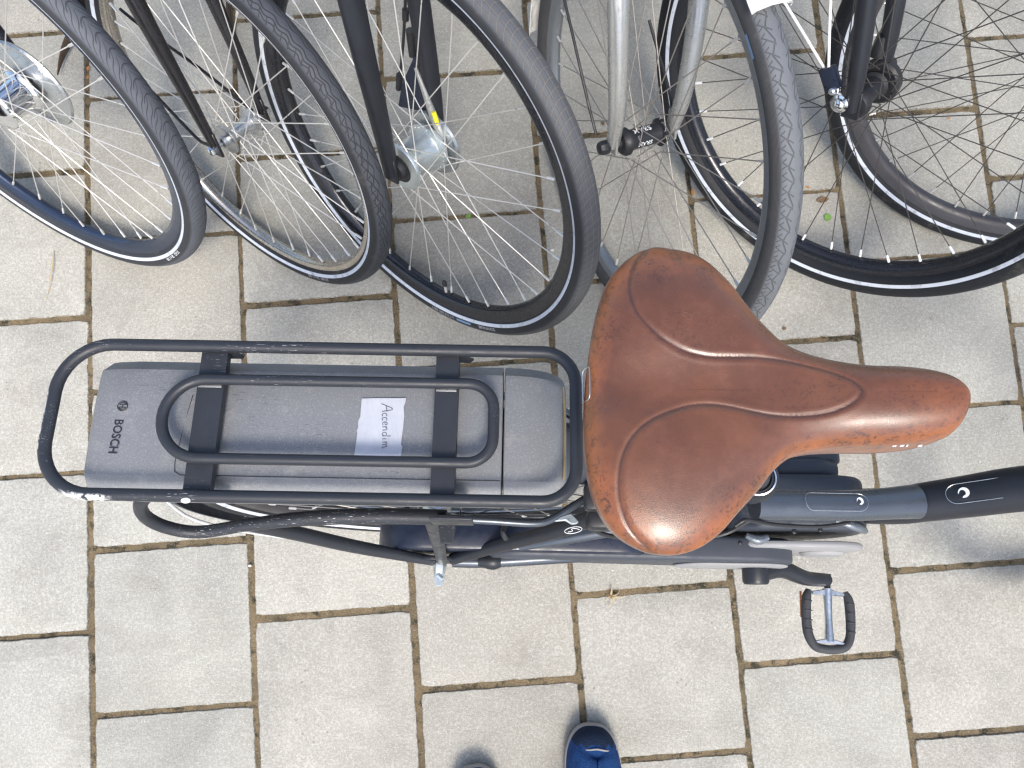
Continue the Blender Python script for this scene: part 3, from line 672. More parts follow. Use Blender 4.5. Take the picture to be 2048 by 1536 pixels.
# --- saddle
def saddle():
    zf=lambda p:(p[0]/2.2756+1100,p[1]/2.2756+450)
    O=[(450,100),(560,104),(650,125),(720,165),(780,220),(830,275),(870,330),(950,430),(1060,530),(1200,590),(1400,637),(1600,654),(1740,682),(1822,735),(1856,782),(1864,830),(1856,882),(1822,944),(1765,980),(1600,1000),(1400,1002),(1250,1012),(1120,1045),(1030,1110),(950,1210),(860,1310),(780,1400),(680,1470),(560,1500),(430,1480),(300,1400),(220,1280),(175,1130),(157,950),(163,750),(183,560),(205,430),(250,280),(330,170)]
    Q=np.array([E(*zf(p),.943)[:2] for p in O]); Q=smooth_path(np.c_[Q,np.zeros(len(Q))],16,True)[:,:2]
    # resample evenly
    d=np.r_[0,np.cumsum(np.linalg.norm(np.roll(Q,-1,0)-Q,axis=1))]; n=640; u=np.linspace(0,d[-1],n,endpoint=False)
    Qc=np.vstack([Q,Q[:1]]); Q=np.c_[np.interp(u,d,Qc[:,0]),np.interp(u,d,Qc[:,1])]
    A=E(*zf((500,800)),.925)[:2]; B=E(*zf((1740,835)),.925)[:2]; ax=(B-A); Lx=np.linalg.norm(ax); ax/=Lx
    s=np.clip((Q-A)@ax,0,Lx); SP=A+s[:,None]*ax
    G1=[(455,92),(425,125),(385,175),(358,250),(352,330),(375,420),(430,495),(510,560),(600,605),(700,628),(800,631),(900,632),(1000,640),(1100,655),(1200,680),(1290,715),(1345,750),(1370,785),(1352,822),(1290,858),(1200,882),(1080,892),(980,888),(880,870),(780,848),(690,838),(600,848),(500,880),(420,925),(360,985),(322,1055),(305,1130),(303,1220),(320,1300),(350,1370),(400,1430),(480,1498)]
    g=np.array([E(*zf(p),.945)[:2] for p in G1]); g=smooth_path(np.c_[g,np.zeros(len(g))],24)[:,:2]
    gin=smooth_path(np.c_[g[::24],np.zeros(len(g[::24]))],1)[:,:2]
    def inside_center(P):
        # even-odd test against the curve closed across the rear edge
        poly=np.vstack([g,[[A[0]-.2,g[-1][1]-.0],[A[0]-.2,g[0][1]]]]); x,y=P[:,0],P[:,1]; c=np.zeros(len(P),bool); j=len(poly)-1
        for i in range(0,len(poly)):
            xi,yi=poly[i]; xj,yj=poly[j]
            if yi!=yj: c^=((yi>y)!=(yj>y))&(x<(xj-xi)*(y-yi)/(yj-yi)+xi)
            j=i
        return c
    rs=np.r_[np.linspace(.004,.80,105),1-(1-.80)*(1-np.linspace(0,1,45)[1:])**1.6]
    V=[];GR=[];ED=[]
    halfw=np.linalg.norm(Q-SP,axis=1)
    for r in rs:
        P=SP+(Q-SP)*r
        tx=np.clip(((P-A)@ax)/Lx,-.15,1.15); lat=(P-A)@np.array([-ax[1],ax[0]])
        D=.025
        z=.939+D*(1-r**2.5)**(1/2.0)
        z+= -.008*np.exp(-(lat/.03)**2)*np.clip(1-tx*1.5,0,1)      # shallow channel between the cushions
        z+= .004*np.exp(-((tx-.95)/.25)**2)-.003*np.exp(-((tx-.55)/.2)**2)
        dm=np.min(((P[:,None,:]-g[None,::2,:])**2).sum(2),axis=1)**.5
        z-= .0010*np.exp(-(dm/.0016)**2)-.0002*np.exp(-((dm-.004)/.002)**2)
        ic=inside_center(P); sg=np.where(ic,-1,1)*np.clip(dm/.006,0,1)
        z+=.0002*sg
        V.append(np.c_[P,z]); GR.append(np.exp(-(dm/.0012)**2)); ED.append(np.clip((r-.72)/.2,0,1)*np.ones(len(P))*np.clip(1.25-0*tx,0,1)+.55*np.exp(-((tx-1.0)/.22)**2))
    for k,(s_,dz) in enumerate([(1.0,.010),(.994,.002),(.978,-.008),(.95,-.018),(.91,-.027),(.80,-.030)]):
        P=SP+(Q-SP)*s_; V.append(np.c_[P,np.full(len(P),.925+dz)]); GR.append(np.zeros(len(P))); ED.append(np.full(len(P),1.0 if k<3 else .3))
    b=MB(); b.grid(np.array(V),False,True); b.f.append(tuple(range(n))); b.mi.append(0)
    b.attr={'groove':np.concatenate(GR),'edge':np.clip(np.concatenate(ED),0,1)}
    o=b.build('saddle','leather',eb,ang=180)
    return o,Q,SP
sad,SQ,SSP=saddle()
# silver badge outline on the back of the saddle and pale print on the flank of its nose
b=MB(); pc=E(1176,768,.938)
rr_=[(0,-.011),(.004,-.0125),(.006,-.010),(.006,.010),(.004,.0125),(0,.011)]
loop=[]
for i,a in enumerate(np.linspace(0,2*PI,28,endpoint=False)):
    yy=.0125*np.sign(math.cos(a))*abs(math.cos(a))**.35; zz=.006*np.sign(math.sin(a))*abs(math.sin(a))**.5
    loop.append(pc+np.array([-.0012+zz*.35,yy,-.001+zz]))
b.tube(loop,.0005,6,closed=True); b.build('saddle_badge','alu',sad)
b=MB()
for px in (1785,1789,1800,1804,1812,1836,1840):
    p=E(px,889.5,.938); b.box((0,0,0),(.0011,.0006,.0045),.0001,0,frameM(unit((1,0,.3)),(0,1,0),(-.3,0,1),p+np.array([0,-.0010,.001])))
b.build('saddle_print','white',sad)
# seat post, rails, seat tube collar
b=MB(); topc=np.array([.30,-.012,.885]); col=E(1519,1013,.56); col[1]=-.006; BBp=np.array([.475,0,.285])
b.tube([topc,col],.0145,18); 
for sd in (-1,1): b.tube([(.20,sd*.03-.012,.895),(.27,sd*.022-.012,.877),(.34,sd*.022-.012,.877),(.42,sd*.018-.014,.90)],.0035,8,4)
b.box((.30,-.012,.876),(.045,.06,.02),.004); b.build('seat_post','frame_black',eb)
b=MB(); dt=unit(col-BBp); mC=frameM(unit(np.cross((0,1,0),dt))*-1,dt,(0,0,0),col); 
xa=unit(np.cross(dt,(0,1,0))); mC=frameM(xa,dt,np.cross(xa,dt),col)
b.lathe([(.0155,-.028),(.0235,-.028),(.0245,.010),(.0225,.013),(.0155,.014)],28,0,mC); b.build('seat_clamp','frame_black',eb)
b=MB(); b.lathe([(.0195,.0142),(.0212,.0150),(.0195,.0160)],28,0,mC); b.build('clamp_ring','chrome',eb)
# --- frame
fr_=MB(); fr_.tube([col-dt*.005,BBp],.0195,20)
tt=[E(1508,1010,.478),E(1600,1010,.465),E(1700,1011,.45),E(1775,1007,.436),E(1832,1003,.425)]
dts=[np.array([.52,0,.27]),np.array([.575,0,.315]),E(1780,1012,.388),E(1850,1004,.416),E(1940,992,.452),E(2048,977,.497),np.array([.850,0,.585]),np.array([.950,0,.69])]
def blend(p,y): p=np.array(p); p[1]=y; return p
pass
fr_.tube(tt,[.0205,.0200,.0205,.0215,.0235],24,8,flat=((0,1,0),.85)); 
fr_.build('low_top_tube','frame_sheen',eb)
b=MB(); b.tube([BBp+(col-BBp)*.0,col-dt*.004],.019,20)
b.tube(dts,[.024,.0245,.0258,.0268,.028,.029,.029,.028],28,8,flat=((0,1,0),1.0))
hd=np.array([-math.sin(R(21)),0,math.cos(R(21))]); b.tube([np.array([.95,0,.76])-hd*.09,np.array([.95,0,.76])+hd*.14],.023,20)
b.build('main_frame','frame_black',eb)
b=MB() # pale weld cuffs where the tubes meet
wp=E(1700,1050,.385); b.tube([wp+[-.02,.006,.0],wp+[0,0,0],wp+[.02,-.004,-.01],wp+[.03,-.006,-.02]],[.004,.0065,.0065,.004],12,4)
b.build('weld','weld',eb)
b=MB(); wp=E(1515,1080,.40); b.tube([wp+[-.015,.006,0],wp,wp+[.015,.004,0]],[.004,.0065,.004],12,4); b.build('weld','weld',eb)
# logos: a pale leaf-like curl, twice, and pill outlines
def curl(c,s,ux,uy,nz,off=.0012):
    pts=[(-.6,.75),(-.1,.95),(.45,.8),(.85,.35),(.95,-.15),(.75,-.65),(.35,-.95),(.0,-.85),(-.25,-.45),(-.28,-.05),(-.1,.2),(.15,.28),(.35,.1),(.38,-.2),(.25,.45),(-.1,.62)]
    pts=[(-.95,.62),(-.5,.92),(0,1),(.5,.85),(.88,.45),(1,-.05),(.9,-.55),(.6,-.92),(.2,-1),(-.2,-.85),(-.48,-.45),(-.5,0),(-.3,.3),(.05,.42),(.35,.2),(.42,-.2),(.3,-.5),(.62,-.15),(.6,.3),(.3,.62),(-.1,.7),(-.55,.6)]
    return pts
def emblem(Mh,s,parent):
    # crescent with an inner drop
    out=[(math.cos(a)*1.0,math.sin(a)*1.0) for a in np.linspace(R(150),R(-150),22)]
    inn=[(.10+math.cos(a)*.52-.28,math.sin(a)*.62+.12) for a in np.linspace(R(-120),R(120),14)]
    poly=out+inn; b=MB(); b.prism([(p[0]*s,p[1]*s) for p in poly],0.0006,.0014,0,1,0,Mh); return b.build('emblem','white',parent,flat=True)
def on_tube(px,py,path,rad,yoff=0):
    """upper surface point and axes on the tube under the photograph's pixel"""
    Pth=smooth_path(path,12); best=None
    Mi=np.linalg.inv(ME[:3,:3]); d=unit(Mi@ray(px,py)); o=Mi@(CO-ME[:3,3])
    for i in range(1,len(Pth)-1):
        t=(Pth[i]-o)@d; q=o+d*t; dist=np.linalg.norm(q-Pth[i])
        if best is None or dist<best[0]: best=(dist,i)
    i=best[1]; T=unit(Pth[i+1]-Pth[i-1]); c=Pth[i]; nz=unit(-(d)-T*(-(d)@T)); sy=np.cross(nz,T)
    off=(o+d*((c-o)@d)-c)@sy; a=math.asin(max(-.95,min(.95,off/rad))); n2=math.cos(a)*nz+math.sin(a)*sy; s2=np.cross(n2,T)
    return frameM(T,s2,n2,c+n2*(rad+.0006))
emblem(on_tube(1698,1003,tt,.0203)@rot((0,0,1),R(38)),.0048,eb)
mE=on_tube(1938,984,dts,.0282)
emblem(mE@rot((0,0,1),R(38)),.0068,eb)
def wrap(M,rad,x,y):
    a=y/rad; return (M@np.array([x,rad*math.sin(a),rad*(math.cos(a)-1)+.0013,1]))[:3]
def pill(M,rad,x0,x1,hw,r=.0004,name='pill_outline'):
    L=[]
    for a in np.linspace(R(90),R(270),14): L.append((x0+hw*math.cos(a),hw*math.sin(a)))
    L+= [(x,-hw) for x in np.linspace(x0,x1,12)][1:]
    for a in np.linspace(R(-90),R(90),14): L.append((x1+hw*math.cos(a),hw*math.sin(a)))
    L+= [(x,hw) for x in np.linspace(x1,x0,12)][1:-1]
    b=MB(); b.tube([wrap(M,rad,*p) for p in L],r,6,closed=True); return b.build(name,'alu',eb)
pill(mE,.0284,-.008,.11,.0135)
pm=on_tube(1650,1003,tt,.0203); pill(pm,.0203,-.03,.036,.0125,.0003,'panel_outline')
# --- motor
b=MB(); mp=[(.415,.27),(.44,.225),(.50,.215),(.56,.225),(.605,.26),(.625,.31),(.62,.36),(.58,.385),(.50,.385),(.44,.37),(.42,.33)]
XZ=frameM((1,0,0),(0,0,1),(0,-1,0),(0,0,0))
b.prism([tuple(p) for p in smooth_path([(a,c_,0) for a,c_ in mp],3,True)[:,:2]],-.036,.044,.010,3,0,XZ); 
b.prism([(a*.72+.53*.28,c_*.72+.30*.28) for a,c_ in mp],-.066,-.034,.012,3,0,XZ); b.build('motor','motor',eb)
b=MB(); b.prism([(.505,.26),(.60,.26),(.612,.30),(.604,.335),(.59,.345),(.535,.352),(.51,.335)],-.086,-.060,.008,3,0,XZ); b.build('motor_plug','motor',eb)
b=MB(); b.prism([tuple(p) for p in smooth_path([(a*.93+.53*.07,c_*.9+.30*.1,0) for a,c_ in mp],3,True)[:,:2]],.058,.068,.004,2,0,XZ)
b.lathe([(0,-.073),(.028,-.073),(.032,-.069),(.032,-.066),(0,-.066)],32,0,frameM((1,0,0),(0,1,0),(0,0,1),(.575,0,.30))); b.build('motor_cover','motor_grey',eb)
# --- chain case
def stadium(x0,z0,r0,x1,z1,r1,n=16):
    L=[(x0+r0*math.cos(a),z0+r0*math.sin(a)) for a in np.linspace(R(90),R(270),n)]+[(x1+r1*math.cos(a),z1+r1*math.sin(a)) for a in np.linspace(R(-90),R(90),n)]; return L
b=MB(); b.prism(stadium(.12,.34,.045,.465,.30,.062),.052,.088,.007,3,0,XZ); b.build('chain_case','motor',eb)
b=MB(); b.prism(stadium(-.01,.345,.070,.26,.35,.045,12),.036,.082,.006,2,0,XZ); b.build('chain_case_rear','plastic_blue',eb)
b=MB(); b.prism(stadium(.40,.30,.048,.47,.30,.050),.088,.0915,.002,2,0,XZ); b.build('chain_case_disc','motor_grey',eb)
# --- cranks and pedals
cs=E(1512,1121,.285); cy=cs[1]
def crank(side):
    b=MB()
    if side<0: pts=[np.array([.478,-.099,.285]),E(1560,1138,.262),E(1610,1156,.232),E(1652,1160,.205)]
    else: pts=[np.array([.478,.090,.285]),np.array([.43,.105,.32]),np.array([.375,.115,.36]),np.array([.335,.118,.385])]
    b.tube(pts,[.0155,.0135,.0115,.0105],14,6,flat=((0,1,0),1.15)); c=pts[0]
    b.lathe([(0,-.016),(.017,-.016),(.0195,-.012),(.0195,.010),(0,.010)],28,0,frameM((1,0,0),(0,1,0),(0,0,1),c)); b.build('crank_arm','frame_black',eb); return pts[-1]
pe=crank(-1); crank(1)
def pedal(C,M,label):
    p=empty('pedal',M,eb)
    b=MB(); b.tube([(0,.05,0),(0,.075,0)],[.0055,.0075],12); b.build('spindle','plastic',p)
    # rubber-faced cage: an open U seen from above
    b=MB(); U=[(-.034,.046),(-.0385,.03),(-.040,.0),(-.037,-.030),(-.026,-.049),(-.008,-.053),(.012,-.052),(.028,-.046),(.037,-.030),(.0395,0),(.038,.03),(.032,.046)]
    b.tube([(x_,y_,0) for x_,y_ in U],[.005]+[.0085]*3+[.0078]*5+[.0085]*2+[.005],14,5,flat=((0,0,1),1.0))
    for y_ in (-.022,-.006,.010,.026):
        for sx in (-1,1): b.box((sx*.038,y_,.0082),(.013,.0022,.0022),.0006)
    b.build('cage','rubber_dark',p)
    b=MB(); b.tube([(0,.05,0),(0,.0,0),(0,-.04,0)],[.0085,.0065,.0085],14,5)
    b.prism([(-.030,.043),(-.010,.0475),(.010,.0475),(.030,.043),(.028,.038),(-.028,.038)],-.005,.005,.001,1); b.prism([(-.026,-.040),(-.010,-.036),(.010,-.036),(.026,-.040),(.026,-.044),(-.026,-.044)],-.005,.005,.001,1)
    b.build('pedal_body','alu',p)
    b=MB(); b.box((-.0472,.020,-.004),(.002,.045,.008),.0008); b.build('reflector','orange',p)
    return p
pc_=E(1652,1238,.19); pc_[2]=.19
pm=frameM(np.array(unit((1,-.06,0)))*.88,np.array(unit((.06,1,0)))*.90,(0,0,.9),(pe[0]-.002,pe[1]-.058,pe[2]))
pedal(None,pm,None)
pedal(None,frameM((1,0,0),(0,-1,0),(0,0,-1),(.335,.185,.385)),None)
# --- stays
b=MB()
b.tube([E(905,1118,.36),E(1000,1090,.42),E(1125,1057,.51),E(1215,1022,.58)],[.0085,.0095,.0105,.011],16,5)
b.tube([(E(905,1118,.36)*[1,-1,1]),(E(1000,1090,.42)*[1,-1,1]),(E(1125,1057,.51)*[1,-1,1]),(.24,.03,.60)],[.0085,.0095,.0105,.011],16,5)
b.tube([(.21,-.045,.585),(.25,-.03,.61),(.25,.03,.61),(.21,.045,.585)],.010,12,4); b.tube([(.25,0,.61),(.385,0,.54)],.013,14)
b.build('seat_stay','frame_black',eb)
b=MB(); b.tube([E(905,1122,.345),E(985,1122,.335),E(1200,1108,.32),E(1300,1104,.31),(.44,-.055,.295)],[.009,.0095,.0105,.011,.013],16,5); b.tube([(.0,.075,.345),(.15,.07,.33),(.3,.06,.31),(.44,.05,.295)],[.009,.0095,.011,.013],16,4)
b.build('chain_stay','frame_sheen',eb)
b=MB(); b.tube([E(1040,1093,.40),E(1120,1078,.425),E(1210,1062,.445),E(1300,1045,.46),E(1420,1030,.47),(.385,-.02,.48)],[.006,.0085,.009,.009,.009,.01],14,5); b.build('side_stay','frame_sheen',eb)
b=MB(); c0=E(985,1122,.345); b.tube([c0+[-.02,0,0],c0,c0+[.012,0,0]],[.008,.0125,.009],12,3); b.build('stay_joint','frame_black',eb)
b=MB() # dropout with axle nut and bright tension tab
b.prism([(-.045,.31),(.02,.30),(.05,.325),(.045,.36),(.0,.385),(-.03,.37)],.088,.094,.001,1,0,XZ); b.build('dropout','frame_black',eb)
b=MB(); b.prism([(-.0065,-.0),(.0065,-.0),(.0075,-.020),(.004,-.031),(-.005,-.031),(-.0075,-.020)],-.002,.002,.001,1,0,frameM((1,0,0),(0,1,-.0),(0,0,1),E(880,1128,.345)+[0,0,.004])); b.tube([E(876,1150,.352),E(884,1158,.352)],.003,8)
b.lathe([(0,-.112),(.008,-.11),(.0095,-.104),(.0095,-.094),(0,-.094)],6,0,frameM((1,0,0),(0,1,0),(0,0,1),(.008,0,.345))); b.build('axle_nut','zinc',eb)
# --- rack
ZR=.79; hy=.0705
def rrect(x0,x1,y0,y1,r,n=9,rr=None):
    r0=r if rr is None else rr[0]; r1=r if rr is None else rr[1]; L=[]
    for cx,cy,a0,rq in ((x1-r1,y1-r1,0,r1),(x0+r0,y1-r0,90,r0),(x0+r0,y0+r0,180,r0),(x1-r1,y0+r1,270,r1)):
        for a in np.linspace(R(a0),R(a0+90),n): L.append((cx+rq*math.cos(a),cy+rq*math.sin(a)))
    return L
xl=E(95,860,ZR)[0]; xr=E(1152,860,ZR)[0]
def loop_path(L,z,dens=.012):
    out=[]; n=len(L)
    for i in range(n):
        p=np.array([*L[i],z]); q=np.array([*L[(i+1)%n],z]); k=max(1,int(np.linalg.norm(q-p)/dens))
        for j in range(k): out.append(p+(q-p)*j/k)
    return out
rk=empty('luggage_rack',None,eb)
P=loop_path(rrect(xl,xr,-hy,hy,.03,10,(.047,.031)),ZR); b=MB(); b.tube(P,.0058,16,closed=True)
V=np.concatenate(b.v); wear=1.0*(V[:,0]<xl-.0012)*(abs(V[:,2]-ZR)<.005)+1.0*(V[:,0]<xl+.07)*(V[:,1]<-hy-.001)
b.attr={'wear':np.clip(wear,0,1)}; b.build('outer_rail','rack',rk)
xi0=E(321,850,ZR+.002)[0]; xi1=E(987,850,ZR+.002)[0]; yi0=E(640,921,ZR)[1]; yi1=E(640,763,ZR)[1]
b=MB(); b.tube(loop_path(rrect(xi0,xi1,yi0,yi1,.036,10,(.037,.024)),ZR+.001),.0052,16,closed=True)
V=np.concatenate(b.v); b.attr={'wear':np.zeros(len(V))}; b.build('inner_rail','rack',rk)
def strap(xc,wd,mat='rack'):
    b=MB(); n=24; G_=[]; ys=np.linspace(-hy+.002,hy-.002,n)
    for yy in ys: 
        zz=ZR-.004-.0*yy
        G_.append([(xc-wd/2,yy,zz-.0015),(xc-wd/2,yy,zz),(xc+wd/2,yy,zz),(xc+wd/2,yy,zz-.0015),(xc+wd/2-.001,yy,zz-.0035),(xc-wd/2+.001,yy,zz-.0035)])
    b.grid(np.array(G_),False,True)
    # downturned flange towards the saddle side
    b.grid(np.array([[(xc+wd/2,yy,ZR-.004),(xc+wd/2+.0005,yy,ZR-.012)] for yy in ys]))
    b.attr={'wear':np.zeros(b.n)}; return b.build('cross_strap',mat,rk,ang=30)
sx1=E(430,712,.785)[0]; sx2=E(896,712,.785)[0]
strap(sx1,.0245); strap(sx2,.0215)
for sx,wd in ((sx1,.022),(sx2,.019)):
    for yy,sg in ((yi1-.0058,1),):
        b=MB(); b.box((sx,yy,ZR-.0025),(wd,.0022,.001),.0003); b.build('weld','silver_paint',rk)
for sx in (sx1,sx2): 
    for sg in (-1,1):
        b=MB(); b.prism([(sx-.011,0),(sx+.011,0),(sx+.024,-.012),(sx+.02,-.02),(sx-.012,-.02)],-.001,.001,0,1,0,frameM((1,0,0),(0,0,1),(0,-1,0),(0,sg*(hy-.003),ZR-.004))); b.attr={'wear':np.zeros(b.n)}; b.build('gusset','rack',rk)
b=MB(); b.box((E(905,1020,.74)[0],-.083,.742),(.040,.003,.045),.001)
b.attr={'wear':np.zeros(b.n)}
b.build('gusset','rack',rk)
b=MB(); q=E(371,1001,ZR+.005); b.lathe([(0,.0007),(.0022,.0006),(.0030,.0002),(.0031,-.0004)],16,0,frameM((1.4,0,0),(0,0,1),(0,.8,0),q)); b.build('paint_chip','white',rk)
# lower side loops, legs and front rods
for sg in (1,-1):
    def sy(p): p=np.array(p); return p*np.array([1,sg,1])
    b=MB(); b.tube([sy(E(300,985,.70)),sy(E(281,1008,.68)),sy(E(292,1034,.65)),sy(E(335,1055,.625)),sy(E(400,1064,.61)),sy(E(500,1049,.62)),sy(E(620,1036,.63)),sy(E(760,1032,.635)),sy(E(893,1035,.64))],[.0072]*6+[.0085,.0088,.0085],14,7)
    b.tube([sy(E(490,1047,.60)),sy(E(590,1066,.54)),sy(E(700,1091,.46)),sy(E(790,1108,.40)),sy(E(868,1122,.36))],[.008,.0088,.0088,.008,.007],14,6)
    b.prism([(-.011,0),(.011,0),(.007,-.03),(-.006,-.03)],-.003,.003,.001,1,0,frameM((1,0,0),(0,1,0),(0,0,1),sy(E(895,1030,.652))))
    b.attr={'wear':np.zeros(b.n)}; b.build('side_loop','rack',rk)
    b=MB(); P0=sy(E(866,1038,.635)); P1=sy(E(884,1124,.365)); dd=P1-P0
    b.tube([P0,P0+dd*.3,P0+dd*.7,P1],[.0105,.0095,.008,.008],10,2,flat=((1,0,0),.5)); b.attr={'wear':np.zeros(b.n)}; b.build('rack_leg','rack',rk)
    b=MB(); b.tube([sy(E(895,1037,.642)),sy(E(980,1041,.64)),sy(E(1068,1046,.635)),sy(E(1105,1037,.63)),sy(E(1150,1010,.625)),sy(E(1200,985,.62)),(.28,sg*-.015,.62)],.0045,10,6); b.build('front_rod','frame_sheen',rk)
# --- battery
bat=empty('battery',None,eb)
ZB=.772
xb0=E(174,855,ZB)[0]; xb1=E(1006,855,ZB)[0]; xb2=E(1138,855,ZB)[0]
yb1=E(640,719,.765)[1]; yb0=E(640,990,.765)[1]; print('battery',xb0,xb1,xb2,yb0,yb1)
def batt_section(x,sc=1.0,drop=0.,inx=0.):
    hw=(yb1-yb0)/2*sc; cy=(yb1+yb0)/2; L=[]
    prof=[(-1,-.075),(-1,-.022),(-.985,-.0135),(-.80,-.0025),(-.78,-.0015),(-.70,-.0010),(-.35,0),(0,.0006),(.35,0),(.70,-.0010),(.78,-.0025),(.80,-.004),(.985,-.020),(1,-.028),(1,-.075)]
    for a,z_ in prof: L.append((x,cy+a*hw,ZB-drop+z_))
    return L
b=MB(); xs=[(xb0+.004,.90,.030),(xb0+.0005,.95,.014),(xb0+.0005,.965,.006),(xb0+.003,.975,.0022),(xb0+.010,.985,.0006),(xb0+.03,1,0)]
G_=[batt_section(x_,s_,d_) for x_,s_,d_ in xs]+[batt_section(x_) for x_ in np.linspace(xb0+.05,xb1-.0015,10)]+[batt_section(xb1-.0006,.99,.001)]
b.grid(np.array(G_)); L0=G_[0]; b.add(L0,[tuple(range(len(L0)))]); L0=G_[-1]; b.add(L0,[tuple(range(len(L0)))[::-1]])
b.build('shell','battery',bat,ang=24)
b=MB(); G_=[batt_section(xb1+.0009,.985,.0012)]+[batt_section(xb1+.0018)]
for k in range(1,13):
    a=R(90)*k/13; x_=xb1+.0018+(xb2-xb1-.0018)*math.sin(a); G_.append(batt_section(x_,.80+.20*math.cos(a)**.6,.040*(1-math.cos(a)**.55)))
b.grid(np.array(G_)); b.add(G_[0],[tuple(range(15))]); b.add(G_[-1],[tuple(range(15))[::-1]]); b.build('end_cap','battery',bat,ang=30)
b=MB(); b.tube([(xb2-.004,yb0+.02,ZB-.017),(xb2-.0025,0,ZB-.015),(xb2-.004,yb1-.02,ZB-.019)],.0010,6,8); b.build('seal','rubber_seal',bat)
# panel groove lines on the shell
b=MB(); yl=E(640,955,ZB)[1]; xg=E(345,955,ZB)[0]; ya=E(372,790,ZB)[1]
b.tube([(xg+.008,ya,ZB+.0001),(xg+.004,0,ZB+.0002),(xg,yl+.012,ZB-.0002),(xg+.001,yl+.003,ZB-.0003),(xg+.007,yl,ZB-.0004),(xb1-.002,yl,ZB-.0006)],.00035,6,1); b.build('panel_line','print_dark',bat)
# plate below battery
b=MB(); b.box(((xb0+xb2)/2-.01,-.001,ZB-.085),(.40,.085,.02),.004); b.build('battery_tray','plastic',bat)
# lettering, read from the saddle side
V,F=text('BOSCH',.0118,.012); V=V-[V[:,0].mean(),V[:,1].mean(),0]
c=E(233,868,ZB+.0010); m=MB(); Mt=frameM(unit((-.035,-1,0)),unit((1,-.035,0)),(0,0,1),c); m.add(V*[.86,1.0,1],F,0,Mt); m.build('maker_lettering','print_dark',bat,flat=True)
c=E(245,812,ZB+.0010); m=MB(); Mt=frameM(unit((-.035,-1,0)),unit((1,-.035,0)),(0,0,1),c)
m.tube([(.0046*math.cos(a),.0046*math.sin(a),0) for a in np.linspace(0,2*PI,40,endpoint=False)],.00038,6,closed=True,M=Mt)
for s_ in (-1,1):
    m.tube([(s_*.0014,y_,0) for y_ in (-.0031,.0031)],.0003,6,M=Mt)
    m.tube([(s_*(.0014+.0019*math.cos(a)),.0031*math.sin(a),0) for a in np.linspace(R(-90),R(90),14)],.0003,6,M=Mt)
m.tube([(-.0018,0,0),(.0018,0,0)],.0003,6,M=Mt); m.build('maker_emblem','print_dark',bat,flat=True)
# tape label with handwriting
tz=lambda x_,y_:(x_/3.4133+600,y_/3.4133+650)
out=[(422,503),(520,500),(724,500),(722,520),(708,560),(712,620),(704,700),(696,760),(690,815),(700,830),(690,895),(560,902),(370,898),(375,860),(385,790),(392,740),(388,720),(398,700),(396,665),(404,640),(412,630)]
b=MB(); T=[E(*tz(*p),ZB+.001) for p in out]; b.prism([(p[0],p[1]) for p in T],ZB+.0010,ZB+.0014,0,1,0); b.build('tape_label','tape',bat,flat=True)
def arc_(cx,cy,rx,ry,a0,a1,n=7): return [(cx+rx*math.cos(R(a)),cy+ry*math.sin(R(a))) for a in np.linspace(a0,a1,n)]
hw_=[[(0,-1),(3,5),(6,9.5),(8,9),(9,4),(10,-.5)],[(2,3.5),(6,4.2),(10,4.4)],arc_(14.5,2.2,2.2,2.4,50,310),arc_(20,2.2,2.2,2.4,50,310),[(23,2.4),(27,3),(26,4.8),(23.6,3.6),(24,.6),(27.5,.6)],
 [(29.5,4.4),(30,0)],[(30,3),(32,4.6),(33.6,3.6),(34,0)],arc_(39,2,2.2,2.2,60,300)+[(41.4,2)],[(41.6,8),(41.4,0)],[(45,3.6),(45.3,0)],[(45,6),(45.3,6.3)],[(49,4),(49.4,0)],[(49.4,3),(51.4,4.4),(52.6,0)],[(52.6,3),(55,4.2),(56,0),(57.5,.4)]]
strokes=[[(562+y_*7.0,538+x_*5.3) for x_,y_ in st] for st in hw_]
b=MB()
for s_ in strokes: b.tube([E(*tz(x_,y_),ZB+.0017) for x_,y_ in s_],.00036,5,4)
b.build('handwriting','ink',bat,flat=True)
# --- rear wheel, mudguard, lamp
TE=tyre_mat('tyre_rear','slick2',(.012,.013,.016),(.02,.022,.026),.019)
T=np.eye(4); T[2,3]=.345
build_wheel(eb,'rear_wheel',T,.345,.022,TE,'rim_dark','steel_dull',hub_thin('alu',.02,.03,.035),w=.013,d=.014,fl=.03,fr=.035,phase=.03)
fender(eb,np.array([0,0,.345]),.367,R(20),R(205),.029,'motor')
b=MB(); lm=E(345,1003,.60); b.prism([(-.05,-.018),(.05,-.026),(.058,0),(.05,.026),(-.05,.018)],-.02,.02,.008,2,0,frameM((1,0,0),(0,1,0),(0,0,1),(lm[0],0,.60))); b.build('rear_lamp','motor_grey',eb)
b=MB(); b.box((lm[0]-.052,0,.60),(.006,.03,.03),.002); b.tube([(lm[0]-.03,-.026,.605),(lm[0]-.01,-.027,.609)],.002,8); b.build('lamp_lens','red',eb)
b=MB(); b.tube([(-.335,-.03,.50),(-.30,-.055,.46),(-.2,-.07,.42),(0,-.08,.35)],.0022,8,4); b.tube([(-.335,.03,.50),(-.30,.055,.46),(-.2,.07,.42),(0,.08,.35)],.0022,8,4); b.build('mudguard_stay','steel',eb)
b=MB(); q0=E(1135,1030,.66); LP=[E(x_,y_,.66) for x_,y_ in ((1108,1043),(1120,1033),(1143,1026),(1158,1044),(1153,1048),(1143,1049),(1131,1041))]; b.prism([(p[0],p[1]) for p in LP],.655,.661,.001,1); b.build('lock_lever','zinc',eb)
b=MB() # ring lock round the rear wheel just behind the seat tube
arc=[(.235+.0*a,.062*math.cos(a)-.008,.60+.05*math.sin(a)) for a in np.linspace(R(-40),R(220),18)]
